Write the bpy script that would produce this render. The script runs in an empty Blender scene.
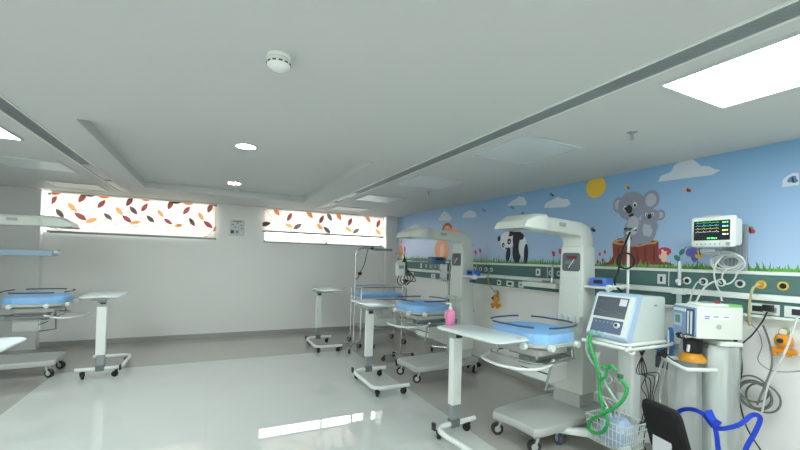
import bpy, bmesh, math, random
from mathutils import Vector, Matrix
random.seed(7)
C = bpy.context.scene.collection
PI = math.pi
# ------------------------------------------------------------------ camera
CAM_H = 1.5
FPX = 388.03
CYP = 255.72          # the horizon sits below mid-frame: rising-front shift, verticals stay upright
def cam_axes():
    ya, pi_, ro = (math.radians(v) for v in (25.937, .534, 1.597))
    cy, sy, cp, sp = math.cos(ya), math.sin(ya), math.cos(pi_), math.sin(pi_)
    w = Vector((sy*cp, cy*cp, sp)); r = Vector((cy, -sy, 0)); u = r.cross(w)
    c, s = math.cos(ro), math.sin(ro)
    return r*c + u*s, u*c - r*s, w
AX = cam_axes()
cd = bpy.data.cameras.new('camera'); cam = bpy.data.objects.new('camera', cd); C.objects.link(cam)
cd.sensor_width = 36; cd.lens = FPX/800*36; cd.clip_start = .02; cd.shift_y = (CYP-225)/800
m3 = Matrix((AX[0], AX[1], -AX[2])).transposed()
cam.matrix_world = Matrix.Translation((0, 0, CAM_H)) @ m3.to_4x4()
bpy.context.scene.camera = cam
def ray(px, py): return AX[0]*((px-400)/FPX) - AX[1]*((py-CYP)/FPX) + AX[2]
def on_x(px, py, x): d = ray(px, py); return Vector((0, 0, CAM_H)) + d*(x/d.x)     # survey helpers: a
def on_y(px, py, y): d = ray(px, py); return Vector((0, 0, CAM_H)) + d*(y/d.y)     # sight line met with a
def on_z(px, py, z): d = ray(px, py); return Vector((0, 0, CAM_H)) + d*((z-CAM_H)/d.z)  # plane of the room
# ------------------------------------------------------------------ world, exposure
W = bpy.data.worlds.new('sky'); bpy.context.scene.world = W; W.use_nodes = True
W.node_tree.nodes['Background'].inputs[0].default_value = (.93, .97, 1, 1)
W.node_tree.nodes['Background'].inputs[1].default_value = 5.0
vs = bpy.context.scene.view_settings
vs.view_transform = 'Standard'; vs.look = 'None'; vs.gamma = 1; vs.exposure = 0.86
try: vs.use_curve_mapping = False
except Exception: pass
PANEL_STRENGTH = 17.0
SPOT_STRENGTH = 120.0
def fill_lamp(name, loc, rot, sx, sy, e):            # added fill lamps, unseen, behind and left of the viewpoint, to even the light
    l = bpy.data.lights.new(name, 'AREA'); l.shape = 'RECTANGLE'; l.size = sx; l.size_y = sy; l.energy = e; l.color = (1, 1, 1)
    o = bpy.data.objects.new(name, l); C.objects.link(o); o.location = loc; o.rotation_euler = rot
fill_lamp('rear_fill', (.2, -3.1, 1.1), (math.radians(90), 0, 0), 6.2, 2.0, 20)
fill_lamp('left_fill', (-3.2, 1.0, 1.1), (math.radians(90), 0, math.radians(-90)), 6.0, 1.9, 12)
# ------------------------------------------------------------------ materials
MAT = {}
def s2l(c):
    return tuple(((v/255)/12.92 if v/255 <= .04045 else ((v/255+.055)/1.055)**2.4) for v in c)
def mat(name, col, rough=.5, metal=0, noise=0, scale=8, bump=0, emit=0, alpha=1, spec=None, trans=0, ecol=None, coat=0):
    if name in MAT: return MAT[name]
    m = bpy.data.materials.new(name); m.use_nodes = True; MAT[name] = m
    nt = m.node_tree; b = nt.nodes['Principled BSDF']; c = s2l(col)
    b.inputs['Base Color'].default_value = (*c, 1); b.inputs['Roughness'].default_value = rough
    b.inputs['Metallic'].default_value = metal
    if spec is not None: b.inputs['Specular IOR Level'].default_value = spec
    if coat: b.inputs['Coat Weight'].default_value = coat
    if alpha < 1: b.inputs['Alpha'].default_value = alpha
    if trans: b.inputs['Transmission Weight'].default_value = trans
    if emit:
        b.inputs['Emission Color'].default_value = (*(s2l(ecol) if ecol else c), 1); b.inputs['Emission Strength'].default_value = emit
    if noise or bump:
        tc = nt.nodes.new('ShaderNodeTexCoord'); n = nt.nodes.new('ShaderNodeTexNoise'); n.inputs['Scale'].default_value = scale; n.inputs['Detail'].default_value = 4
        nt.links.new(tc.outputs['Object'], n.inputs['Vector'])
        if noise:
            r = nt.nodes.new('ShaderNodeMapRange'); r.inputs['To Min'].default_value = 1-noise; r.inputs['To Max'].default_value = 1+noise
            mx = nt.nodes.new('ShaderNodeVectorMath'); mx.operation = 'SCALE'; mx.inputs[0].default_value = c
            nt.links.new(n.outputs['Fac'], r.inputs['Value']); nt.links.new(r.outputs[0], mx.inputs['Scale']); nt.links.new(mx.outputs[0], b.inputs['Base Color'])
        if bump:
            bp = nt.nodes.new('ShaderNodeBump'); bp.inputs['Strength'].default_value = bump; bp.inputs['Distance'].default_value = .02
            nt.links.new(n.outputs['Fac'], bp.inputs['Height']); nt.links.new(bp.outputs[0], b.inputs['Normal'])
    return m
def backlit(name, col, tr=.5):
    m = bpy.data.materials.new(name); m.use_nodes = True; MAT[name] = m; nt = m.node_tree; nt.nodes.clear()
    o = nt.nodes.new('ShaderNodeOutputMaterial'); d = nt.nodes.new('ShaderNodeBsdfDiffuse'); t = nt.nodes.new('ShaderNodeBsdfTranslucent'); x = nt.nodes.new('ShaderNodeMixShader')
    c = (*s2l(col), 1); d.inputs[0].default_value = c; t.inputs[0].default_value = c; x.inputs[0].default_value = tr
    nt.links.new(d.outputs[0], x.inputs[1]); nt.links.new(t.outputs[0], x.inputs[2]); nt.links.new(x.outputs[0], o.inputs[0]); return m
def film(name, col, opac, rough=.3):
    m = bpy.data.materials.new(name); m.use_nodes = True; MAT[name] = m; nt = m.node_tree; nt.nodes.clear()
    o = nt.nodes.new('ShaderNodeOutputMaterial'); g = nt.nodes.new('ShaderNodeBsdfPrincipled'); t = nt.nodes.new('ShaderNodeBsdfTransparent'); x = nt.nodes.new('ShaderNodeMixShader')
    g.inputs['Base Color'].default_value = (*s2l(col), 1); g.inputs['Roughness'].default_value = rough; x.inputs[0].default_value = opac
    nt.links.new(t.outputs[0], x.inputs[1]); nt.links.new(g.outputs[0], x.inputs[2]); nt.links.new(x.outputs[0], o.inputs[0]); return m
paint = mat('ceiling_paint', (200, 203, 200), .75, noise=.015, scale=3)
wallp = mat('wall_paint', (236, 236, 231), .6, noise=.02, scale=2)
colp = mat('column_paint', (226, 227, 223), .6, noise=.02, scale=2)
white = mat('white_plastic', (222, 230, 222), .35)
cream = mat('warmer_plastic', (214, 220, 210), .38, noise=.02, scale=5)
cream2 = mat('warmer_grey_plastic', (186, 190, 184), .42)
ral = mat('white_powder_coat', (228, 234, 228), .3)
greyp = mat('grey_plastic', (140, 150, 150), .4)
midg = mat('mid_grey_plastic', (105, 112, 114), .45)
dark = mat('dark_plastic', (38, 42, 46), .4)
black = mat('black_rubber', (18, 19, 21), .55)
blackf = mat('black_fabric', (14, 16, 17), .9, bump=.3, scale=200)
chrome = mat('chrome', (205, 208, 208), .18, metal=1)
steel = mat('brushed_steel', (178, 182, 184), .35, metal=.9)
alu = mat('aluminium_slot', (160, 167, 168), .45, metal=.2)
bluem = mat('blue_mattress_cover', (136, 190, 240), .6, noise=.08, scale=18, bump=.8)
bluerim = mat('blue_rubber_rim', (52, 78, 118), .4)
blued = mat('deep_blue_plastic', (28, 62, 170), .4)
bluestrap = mat('blue_strap', (18, 62, 190), .7, bump=.2, scale=120)
pink = mat('pink_liquid_bottle', (238, 136, 180), .3)
green = mat('teal_panel', (80, 114, 109), .35, noise=.02, scale=4)
greenh = mat('green_hose', (44, 168, 84), .35)
greenp = mat('green_plastic', (20, 120, 80), .4)
orange = mat('orange_plastic', (232, 150, 32), .4)
yellow = mat('yellow_plastic', (212, 190, 88), .4)
screen = mat('screen_glass', (30, 38, 44), .12)
clear = film('clear_acrylic', (220, 230, 232), .05, .08)
wrap = film('crinkled_polythene_wrap', (206, 214, 212), .38, .35)
glass = film('window_glass', (210, 225, 230), .05, .03)
hosew = mat('white_hose', (205, 212, 208), .4)
beigeh = mat('beige_hose', (176, 172, 130), .45)
cableg = mat('grey_cable', (110, 112, 106), .5)
skirt = mat('skirting_tile', (166, 167, 161), .35, noise=.03, scale=6)
paper = mat('paper_sheet', (215, 218, 220), .7)
def glow(name, col, st): return mat(name, col, .4, emit=st)
# ------------------------------------------------------------------ mesh builder
class MB:
    def __init__(s): s.v = []; s.f = []; s.m = []; s.sm = []; s.mats = []; s.cur = 0
    def use(s, m):
        if m not in s.mats: s.mats.append(m)
        s.cur = s.mats.index(m); return s
    def add(s, vs, fs, smooth=False):
        o = len(s.v); s.v += [tuple(v) for v in vs]
        for f in fs: s.f.append([o+i for i in f]); s.m.append(s.cur); s.sm.append(smooth)
        return s
    def box(s, c, d, rz=0, tilt=0):
        M = Matrix.Rotation(rz, 3, 'Z') @ Matrix.Rotation(tilt, 3, 'Y')
        vs = [Vector(c) + M @ Vector((x*d[0]/2, y*d[1]/2, z*d[2]/2)) for x in (-1, 1) for y in (-1, 1) for z in (-1, 1)]
        return s.add(vs, [(0, 1, 3, 2), (4, 6, 7, 5), (0, 4, 5, 1), (2, 3, 7, 6), (0, 2, 6, 4), (1, 5, 7, 3)])
    def frustum(s, c0, d0, c1, d1):
        vs = [Vector(c0)+Vector((x*d0[0]/2, y*d0[1]/2, 0)) for x, y in ((-1, -1), (1, -1), (1, 1), (-1, 1))] + [Vector(c1)+Vector((x*d1[0]/2, y*d1[1]/2, 0)) for x, y in ((-1, -1), (1, -1), (1, 1), (-1, 1))]
        return s.add(vs, [(3, 2, 1, 0), (4, 5, 6, 7)] + [(i, (i+1) % 4, 4+(i+1) % 4, 4+i) for i in range(4)])
    def rbox(s, c, d, r=.01, n=4, rz=0):            # box with rounded plan corners and a chamfered lid
        pts = rrect(d[0], d[1], r, n); b = min(r, d[2])*.35; M = Matrix.Rotation(rz, 3, 'Z')
        rings = [(pts, -d[2]/2+b*0, 1-0), ]
        L = []
        for z, k in ((-d[2]/2, b), (-d[2]/2+b, 0), (d[2]/2-b, 0), (d[2]/2, b)):
            L.append([Vector(c) + M @ Vector((x*(1-2*k/d[0]), y*(1-2*k/d[1]), z)) for x, y in pts])
        return s.loft(L, caps=True)
    def prism(s, pts, z0, z1, c=(0, 0, 0)):
        c = Vector(c); return s.loft([[c+Vector((x, y, z0)) for x, y in pts], [c+Vector((x, y, z1)) for x, y in pts]], smooth=False)
    def plate(s, pts, z0, z1, b=.004, c=(0, 0, 0)):
        c = Vector(c); cx = sum(p[0] for p in pts)/len(pts); cy = sum(p[1] for p in pts)/len(pts); R = max(abs(p[0]-cx) for p in pts)
        L = []
        for z, k in ((z0, b), (z0+b, 0), (z1-b, 0), (z1, b)):
            f = 1-k/R; L.append([c+Vector((cx+(x-cx)*f, cy+(y-cy)*f, z)) for x, y in pts])
        return s.loft(L)
    def loft(s, rings, caps=True, smooth=True, closed=True):
        n = len(rings[0]); vs = [p for r in rings for p in r]; fs = []
        for k in range(len(rings)-1):
            for i in range(n if closed else n-1):
                j = (i+1) % n; fs.append((k*n+i, k*n+j, (k+1)*n+j, (k+1)*n+i))
        s.add(vs, fs, smooth)
        if caps:
            o = len(s.v)-len(vs); s.f.append([o+i for i in range(n-1, -1, -1)]); s.m.append(s.cur); s.sm.append(False)
            s.f.append([o+(len(rings)-1)*n+i for i in range(n)]); s.m.append(s.cur); s.sm.append(False)
        return s
    def tube(s, pts, r, n=8, closed=False, caps=True):
        pts = [Vector(p) for p in pts]; N = len(pts); rr = r if isinstance(r, (list, tuple)) else [r]*N; rings = []
        up = None
        for i, p in enumerate(pts):
            a = pts[(i-1) % N] if (i or closed) else p; b = pts[(i+1) % N] if (i < N-1 or closed) else p
            t = (b-a).normalized()
            if up is None: up = t.orthogonal().normalized()
            up = (up - t*up.dot(t)); up = up.normalized() if up.length > 1e-6 else t.orthogonal().normalized()
            w = t.cross(up); rings.append([p + (up*math.cos(2*PI*k/n) + w*math.sin(2*PI*k/n))*rr[i] for k in range(n)])
        if closed: rings.append(rings[0])
        return s.loft(rings, caps=caps and not closed)
    def cyl(s, a, b, r, r2=None, n=20): return s.tube([a, b], [r, r if r2 is None else r2], n)
    def disc(s, c, nrm, r, t=.002, n=24):
        c = Vector(c); nrm = Vector(nrm).normalized(); return s.cyl(c, c+nrm*t, r, n=n)
    def lathe(s, prof, c=(0, 0, 0), n=24):
        c = Vector(c); return s.loft([[c+Vector((r*math.cos(2*PI*k/n), r*math.sin(2*PI*k/n), z)) for k in range(n)] for r, z in prof])
    def poly(s, pts): return s.add(pts, [list(range(len(pts)))])
    def build(s, name, m=None, parent=None, bevel=0, seg=2):
        me = bpy.data.meshes.new(name); me.from_pydata([tuple(v) for v in s.v], [], s.f)
        if s.mats:
            for k in s.mats: me.materials.append(k)
            me.polygons.foreach_set('material_index', s.m)
        elif m: me.materials.append(m)
        me.polygons.foreach_set('use_smooth', s.sm)
        bm = bmesh.new(); bm.from_mesh(me); bmesh.ops.recalc_face_normals(bm, faces=bm.faces); bm.to_mesh(me); bm.free(); me.update()
        if any(s.sm): me.set_sharp_from_angle(angle=math.radians(38))
        o = bpy.data.objects.new(name, me); C.objects.link(o)
        if parent: o.parent = parent
        if bevel:
            b = o.modifiers.new('bevel', 'BEVEL'); b.width = bevel; b.segments = seg; b.limit_method = 'ANGLE'; b.angle_limit = math.radians(40)
        return o
def rrect(w, h, r, n=4):
    out = []
    for cx, cy, a in ((w/2-r, h/2-r, 0), (-w/2+r, h/2-r, 90), (-w/2+r, -h/2+r, 180), (w/2-r, -h/2+r, 270)):
        for k in range(n+1):
            t = math.radians(a+90*k/n); out.append((cx+r*math.cos(t), cy+r*math.sin(t)))
    return out
def spline(pts, k=6, closed=False):
    P = [Vector(p) for p in pts]; n = len(P); out = []
    for i in range(n if closed else n-1):
        g = (lambda j: P[j % n]) if closed else (lambda j: P[max(0, min(n-1, j))])
        a, b, c, d = g(i-1), g(i), g(i+1), g(i+2)
        for q in range(k):
            t = q/k; out.append(.5*((2*b)+(c-a)*t+(2*a-5*b+4*c-d)*t*t+(3*b-a-3*c+d)*t**3))
    if not closed: out.append(P[-1])
    return out
def thing(name, label, cat, loc=(0, 0, 0), rz=0, group=None):
    o = bpy.data.objects.new(name, None); C.objects.link(o); o.empty_display_size = .1
    o.location = loc; o.rotation_euler = (0, 0, rz); tag(o, label, cat, group); return o
def tag(o, label, cat, group=None):
    o['label'] = label; o['category'] = cat
    if group: o['group'] = group
    return o
def struct(o): o['kind'] = 'structure'; return o
def copy_tree(o, parent=None):
    c = o.copy(); C.objects.link(c)
    if parent: c.parent = parent
    for ch in [k for k in KIDS(o)]: copy_tree(ch, c)
    return c
def KIDS(o): return [k for k in bpy.data.objects if k.parent == o]
# ================================================================== ROOM
XR, XL, YW, YC, YB, ZC = 3.624, -3.25, 7.74, 7.60, -3.2, 2.41
# floor: pale glossy centre, greyer border along the beds
fm = mat('glossy_floor_tile', (176, 184, 178), .015, spec=.7)
nt = fm.node_tree; b = nt.nodes['Principled BSDF']
g = nt.nodes.new('ShaderNodeNewGeometry'); sp = nt.nodes.new('ShaderNodeSeparateXYZ'); nt.links.new(g.outputs['Position'], sp.inputs[0])
def mth(op, a, b_):
    n = nt.nodes.new('ShaderNodeMath'); n.operation = op
    for i, v in enumerate((a, b_)):
        if v is None: continue
        if isinstance(v, (int, float)): n.inputs[i].default_value = v
        else: nt.links.new(v, n.inputs[i])
    return n.outputs[0]
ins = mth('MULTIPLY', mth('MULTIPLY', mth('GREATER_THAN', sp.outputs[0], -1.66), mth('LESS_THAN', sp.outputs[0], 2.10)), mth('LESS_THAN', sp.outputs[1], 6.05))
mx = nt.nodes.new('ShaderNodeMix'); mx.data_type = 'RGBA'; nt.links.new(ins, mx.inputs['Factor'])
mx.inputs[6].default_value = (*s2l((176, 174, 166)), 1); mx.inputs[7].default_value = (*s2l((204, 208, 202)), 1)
fx = mth('ABSOLUTE', mth('SUBTRACT', mth('FRACT', mth('DIVIDE', sp.outputs[0], .8), None), .5), None)
fy = mth('ABSOLUTE', mth('SUBTRACT', mth('FRACT', mth('DIVIDE', sp.outputs[1], .8), None), .5), None)
jt = mth('MAXIMUM', mth('GREATER_THAN', fx, .4985), mth('GREATER_THAN', fy, .4985))
nz = nt.nodes.new('ShaderNodeTexNoise'); nz.inputs['Scale'].default_value = 2.5; nt.links.new(g.outputs['Position'], nz.inputs['Vector'])
vm = nt.nodes.new('ShaderNodeVectorMath'); vm.operation = 'SCALE'; nt.links.new(mx.outputs[2], vm.inputs[0])
nt.links.new(mth('SUBTRACT', mth('ADD', .96, mth('MULTIPLY', nz.outputs['Fac'], .08)), mth('MULTIPLY', jt, .10)), vm.inputs['Scale'])
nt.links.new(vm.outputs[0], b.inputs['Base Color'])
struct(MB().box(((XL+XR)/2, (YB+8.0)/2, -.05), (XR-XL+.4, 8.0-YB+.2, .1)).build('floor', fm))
# ceiling with a shallow coffer
cx0, cx1, cy0, cy1, CZ = -.87, 1.36, 3.4, 6.55, 2.50
m = MB(); T = .06
for x0, x1, y0, y1 in ((XL-.1, cx0, YB, 8.0), (cx1, XR+.1, YB, 8.0), (cx0, cx1, YB, cy0), (cx0, cx1, cy1, 8.0)):
    m.box(((x0+x1)/2, (y0+y1)/2, ZC+T/2+.06), (x1-x0, y1-y0, T+.12))
m.box(((cx0+cx1)/2, (cy0+cy1)/2, CZ+.05), (cx1-cx0+.1, cy1-cy0+.1, .1))
struct(m.build('ceiling', paint))
struct(MB().box((XL-.05, (YB+7.9)/2, 1.25), (.1, 7.9-YB, 2.5)).build('wall_left', wallp))
struct(MB().box((XR+.05, (YB+7.9)/2, 1.25), (.1, 7.9-YB, 2.5)).build('wall_right', wallp))
struct(MB().box(((XL+XR)/2, YB-.05, 1.25), (XR-XL+.2, .1, 2.5)).build('wall_rear', wallp))
# back wall with two window openings
WL = (-2.31, .05, 1.768, 2.39); WR = (.89, 3.355, 1.768, 2.39)
m = MB(); y0, y1 = YW, YW+.16; yc, yd = (y0+y1)/2, y1-y0
def wb(xa, xb, za, zb): m.box(((xa+xb)/2, yc, (za+zb)/2), (xb-xa, yd, zb-za))
wb(XL, XR, 0, 1.768); wb(XL, XR, 2.39, 2.5); wb(XL, WL[0], 1.768, 2.39); wb(WL[1], WR[0], 1.768, 2.39); wb(WR[1], XR, 1.768, 2.39)
struct(m.build('wall_back', wallp))
struct(MB().box(((XL-2.32)/2, (YC+YW)/2, ZC/2), (-2.32-XL, YW-YC, ZC)).build('wall_back', colp)).name = 'wall_back_left'
struct(MB().box(((XR+3.363)/2, (YC+YW)/2, ZC/2), (XR-3.363, YW-YC, ZC)).build('wall_back_right', colp))
for nm, (a, b_, c, d) in (('window_1', WL), ('window_2', WR)):
    f = MB(); t = .035
    f.box(((a+b_)/2, YW+.12, c+t/2), (b_-a, .05, t)).box(((a+b_)/2, YW+.12, d-t/2), (b_-a, .05, t))
    for x in (a+t/2, (a+b_)/2, b_-t/2): f.box((x, YW+.12, (c+d)/2), (t, .05, d-c))
    fr = struct(f.build(nm, ral)); MB().box(((a+b_)/2, YW+.12, (c+d)/2), (b_-a, .006, d-c)).build('window_pane', glass, fr)
# added window frames on the unseen walls, only to back the fill lamps
def fill_frame(nm, c, w, h, axis):
    f = MB(); t = .05
    def bar(u, z, du, dz):
        d = (du, .05, dz) if axis == 'x' else (.05, du, dz); o = (u, 0, z) if axis == 'x' else (0, u, z); f.box((c[0]+o[0], c[1]+o[1], c[2]+o[2]), d)
    for z in (-h/2, h/2): bar(0, z, w, t)
    for k in range(5): bar(-w/2+w*k/4, 0, t, h)
    struct(f.build(nm, ral))
fill_frame('fill_frame_rear', (.2, YB+.03, 1.1), 6.2, 2.05, 'x'); fill_frame('fill_frame_left', (XL+.028, 1.0, 1.1), 6.0, 1.95, 'y')
# sill strips
struct(MB().box(((WR[0]+WR[1])/2, YW-.012, 1.760), (WR[1]-WR[0]+.02, .035, .018)).build('trim_1', greyp))
struct(MB().box((.5215, YW-.006, .04), (5.68, .012, .08)).build('baseboard_back', skirt))
struct(MB().box((XR-.006, (YB+YC)/2, .04), (.012, YC-YB, .08)).build('baseboard_right', skirt))
struct(MB().box((XL+.006, (YB+YC)/2, .04), (.012, YC-YB, .08)).build('baseboard_left', skirt))
# ------------------------------------------------------------------ roller blinds with printed leaves
bl_base = backlit('blind_fabric', (234, 228, 222), .5)
LEAF = {'m': backlit('leaf_maroon', (160, 102, 98), .6), 'o': backlit('leaf_orange', (240, 160, 112), .5), 'y': backlit('leaf_amber', (245, 190, 136), .6),
        'g': backlit('leaf_grey', (122, 114, 114), .6), 'p': backlit('leaf_plum', (172, 104, 112), .6), 'k': backlit('leaf_black', (84, 80, 82), .5), 'l': backlit('vine_line', (150, 134, 120), .45)}
def blind(name, label, x0, x1, z0, z1, leaves, yy):
    t = thing(name, label, 'blind', ((x0+x1)/2, yy, z0), 0, 'printed roller blinds'); ox = (x0+x1)/2
    m = MB(); m.use(bl_base).box((0, 0, (z1-z0)/2), (x1-x0, .003, z1-z0))
    def L(x, z): return Vector((x-ox, -.0026, z-z0))
    for (px, py, ang, k, ln) in leaves:
        p = on_y(px, py, yy); a = math.radians(ang); pts = []
        for q in range(14):
            u = -1+2*q/7 if q < 7 else 1-2*(q-7)/7
            w = (1-u*u)*.42*(1 if q < 7 else -1); X, Z = u*ln*1.75, w*ln*1.75
            x = p.x+X*math.cos(a)-Z*math.sin(a); z = p.z+X*math.sin(a)+Z*math.cos(a)
            pts.append(L(min(max(x, x0+.002), x1-.002), min(max(z, z0+.012), z1-.002)))
        m.use(LEAF[k]).poly(pts)
    rnd = random.Random(len(leaves)); m.use(LEAF['l'])
    for i in range(16):                                     # fine curling stems of the print
        xa = x0+(i+.5)*(x1-x0)/16; za = z0+.08+rnd.random()*.3; pr = None; ph = rnd.random()*6; sg = rnd.choice((-1, 1))
        for q in range(12):
            x = xa+sg*(q-6)*.022; z = za+.07*math.sin(q*.45+ph)
            z = min(max(z, z0+.02), z1-.02); x = min(max(x, x0+.01), x1-.01)
            if pr: m.poly([L(pr[0], pr[1]), L(x, z), L(x, z+.009), L(pr[0], pr[1]+.009)])
            pr = (x, z)
    m.build('fabric', None, t)
    MB().box((0, -.006, .010), (x1-x0, .024, .034)).build('bottom_bar', greyp, t)
    for x in (.1, .38, .64, .9): MB().box(((x-.5)*(x1-x0), -.006, .017), (.05, .022, .012)).build('bar_clip', midg, t)
    MB().cyl((-(x1-x0)/2, 0, z1-z0+.014), ((x1-x0)/2, 0, z1-z0+.014), .016).build('roller', ral, t)
    MB().tube([((x1-x0)/2-.02, -.02, .02), ((x1-x0)/2-.02, -.02, z1-z0)], .003, 6).build('pull_cord', greyp, t)
    return t
s6 = lambda x, y: (x/2.8125, 80+y/2.8125)
LB = [(54, 192.5, 0, 'o', .05), (52.7, 200.5, 55, 'm', .05), (60, 213.5, -55, 'g', .05), (72, 207, -50, 'y', .05), (82.5, 197.5, 62, 'm', .055), (90.5, 195, 5, 'k', .04), (103.5, 196.5, -5, 'o', .045), (80.5, 216.5, -35, 'p', .055), (91.5, 220.5, 25, 'y', .05),
      (101.5, 204, 55, 'm', .05), (108, 216.5, -40, 'g', .045), (119, 211, -55, 'y', .048), (127, 219, -40, 'p', .05), (135.5, 222.5, 20, 'y', .045), (129.5, 201.5, 65, 'm', .052), (133.5, 210.5, -50, 'g', .05), (144.5, 207.5, 60, 'm', .048), (146.5, 199.5, 10, 'o', .04), (150.5, 219, -45, 'g', .048),
      (160.5, 213.5, -55, 'y', .045), (168, 221.5, -35, 'p', .045), (178.5, 225.5, 15, 'y', .042), (170.5, 204.5, 70, 'm', .055), (176.5, 202, 5, 'k', .045), (188, 203, -5, 'o', .05), (186.5, 210.5, 55, 'm', .052), (201, 216.5, -60, 'y', .05), (192, 222, -60, 'g', .05), (208, 224.5, -40, 'p', .055), (210, 208, 70, 'm', .055), (216, 205, 0, 'k', .035), (215.6, 228.5, 60, 'o', .04)]
RB = [(276.5, 211.5, -55, 'o', .058), (289.5, 217, 65, 'm', .055), (265.3, 224, 15, 'k', .06), (289, 225.5, -20, 'y', .05), (297.5, 226.5, 35, 'g', .058), (309.5, 214, -50, 'o', .062), (321.5, 219.5, 65, 'm', .055), (329.5, 217, -60, 'g', .055), (319.5, 226.5, -45, 'y', .052), (327, 230, -40, 'g', .055),
      (339, 216.5, -60, 'o', .058), (350, 222, 65, 'm', .055), (348.5, 229.5, -30, 'y', .052), (356, 231, 35, 'g', .052), (368, 219, -50, 'o', .055), (378.3, 223.5, 70, 'm', .055), (378, 232, -40, 'y', .052), (286, 209.5, 0, 'k', .02), (347, 214.5, 0, 'k', .02), (375.5, 217, 0, 'k', .02)]
blind('roller_blind', 'white roller blind with printed leaves lowered to the sill, left window', -2.235, .07, 1.765, 2.385, LB, YW-.03)
blind('roller_blind', 'white leaf-print roller blind with an uncovered bright strip beneath, right window', .85, 3.34, 1.95, 2.385, RB, YW-.03)
# ------------------------------------------------------------------ notice on the pier between the windows
t = thing('wall_notice', 'small pale notice with dark pictograms on the wall between the blinds', 'poster', (.415, YW-.004, 1.85))
MB().box((0, 0, .145), (.25, .004, .29)).build('sheet', mat('notice_paper', (206, 212, 212), .5), t)
m = MB(); m.use(midg)
m.box((0, -.0026, .262), (.15, .002, .016))
for x, z in ((-.075, .2), (0, .225), (.07, .195), (-.035, .155), (.08, .135)):
    m.box((x, -.0026, z), (.045, .002, .009)).box((x, -.0026, z+.007), (.018, .002, .012))
m.use(mat('notice_maroon', (96, 70, 76), .6)).box((-.08, -.0026, .07), (.055, .002, .06))
m.use(mat('notice_teal', (120, 160, 154), .6)).box((0, -.0026, .07), (.05, .002, .05))
m.use(white).box((.075, -.0026, .06), (.035, .002, .035)); m.build('pictograms', None, t)
# ------------------------------------------------------------------ ceiling fittings
def light_panel(x0, x1, y0, y1, lit, label):
    t = thing('ceiling_panel_light', label, 'ceiling light', ((x0+x1)/2, (y0+y1)/2, ZC), 0, 'square ceiling panel lights'); w, h = x1-x0, y1-y0; m = MB(); f = .014
    for sx in (-1, 1): m.box((sx*(w/2-f/2), 0, -.006), (f, h, .012)); m.box((0, sx*(h/2-f/2), -.006), (w-2*f, f, .012))
    m.build('frame', mat('panel_frame', (196, 204, 204), .4), t)
    MB().box((0, 0, -.003), (w-2*f, h-2*f, .005)).build('diffuser', glow('lit_diffuser', (232, 243, 247), PANEL_STRENGTH) if lit else mat('unlit_diffuser', (206, 214, 214), .35), t)
    return t
light_panel(1.98, 2.565, .58, 1.18, True, 'bright lit square ceiling panel light at the near right')
light_panel(1.96, 2.575, 2.09, 2.71, False, 'unlit ceiling panel next behind the bright one on the right')
light_panel(1.97, 2.60, 3.64, 4.25, False, 'unlit ceiling panel above the middle radiant warmer on the right')
light_panel(1.97, 2.58, 5.15, 5.76, False, 'unlit ceiling panel above the far crib, second from the window')
light_panel(1.97, 2.58, 6.62, 7.22, False, 'unlit ceiling panel closest to the right window')
light_panel(-2.04, -1.43, 3.68, 4.28, True, 'lit ceiling panel light cut by the left edge of view')
light_panel(-2.04, -1.43, 5.15, 5.76, False, 'unlit ceiling panel second from the left window')
light_panel(-2.04, -1.43, 6.62, 7.22, False, 'unlit ceiling panel closest to the left window')
light_panel(-2.04, -1.43, 2.1, 2.7, False, 'unlit ceiling panel over the left bed bay')
light_panel(-2.04, -1.43, .54, 1.155, True, 'lit ceiling panel light over the left near bay')
for x in (-1.83, 2.31): light_panel(x-.3, x+.3, -1.6, -1.0, True, 'added fill panel light, unseen behind the viewpoint, over the ' + ('left' if x < 0 else 'right') + ' bay')  # unseen lit panels added behind the viewpoint to brighten the room
def grille(x0, x1, label, side):
    y0, y1 = YB+.1, 7.1; t = thing('slot_diffuser', label, 'air grille', ((x0+x1)/2, y0, ZC), 0); w = x1-x0; L = y1-y0
    m = MB(); e = .012
    for sx in (-1, 1): m.box((sx*(w/2-e/2), L/2, -.004), (e, L, .008))
    m.box((0, L-e/2, -.004), (w, e, .008)); m.build('frame', ral, t)
    MB().box((0, L/2, -.0008), (w-2*e, L, .0016)).build('backing', mat('slot_backing', (104, 110, 110), .6), t)
    m = MB(); n = 7
    for i in range(n): m.box((-(w/2-e)+(i+.5)*(w-2*e)/n, (5.1-y0)/2, -.004), (.006, 5.1-y0, .006))
    m.build('slats', alu, t)
    MB().box((0, (5.12-y0+L)/2, -.0035), (w-2*e-.03, L-(5.12-y0), .003)).build('blank_plate', mat('blank_plate', (170, 176, 176), .4, metal=.3), t)
    MB().box((0, 6.1-y0, -.008), (.06, .09, .008)).build('damper_clip', midg, t)
grille(1.73, 1.865, 'long grey linear slot diffuser running along the right of the ceiling', 1)
grille(-1.28, -1.145, 'long grey linear slot diffuser running along the left of the ceiling', -1)
def downlight(x, y, z, label):
    t = thing('downlight', label, 'ceiling light', (x, y, z), 0, 'round recessed downlights')
    m = MB(); m.lathe([(.095, 0), (.095, -.006), (.082, -.010), (.078, -.004), (.078, 0)], n=32); m.build('trim_ring', ral, t)
    MB().lathe([(.078, -.001), (.078, -.004), (.001, -.005)], n=32).build('lens', glow('lit_downlight', (234, 244, 246), SPOT_STRENGTH), t)
p = on_z(246, 146, CZ); downlight(p.x, p.y, CZ, 'bright round downlight, nearer of the two in the recessed ceiling')
p = on_z(234.5, 183, CZ); downlight(p.x, p.y, CZ, 'small round downlight in the recess, farther one by the windows')
downlight(.30, 1.16, ZC, 'round downlight just above the top edge of view')
downlight(.25, -.6, ZC, 'round downlight behind the viewpoint')
p = on_z(279, 56, ZC)
t = thing('smoke_detector', 'white round smoke detector on the ceiling', 'smoke detector', (p.x, p.y, ZC))
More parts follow.
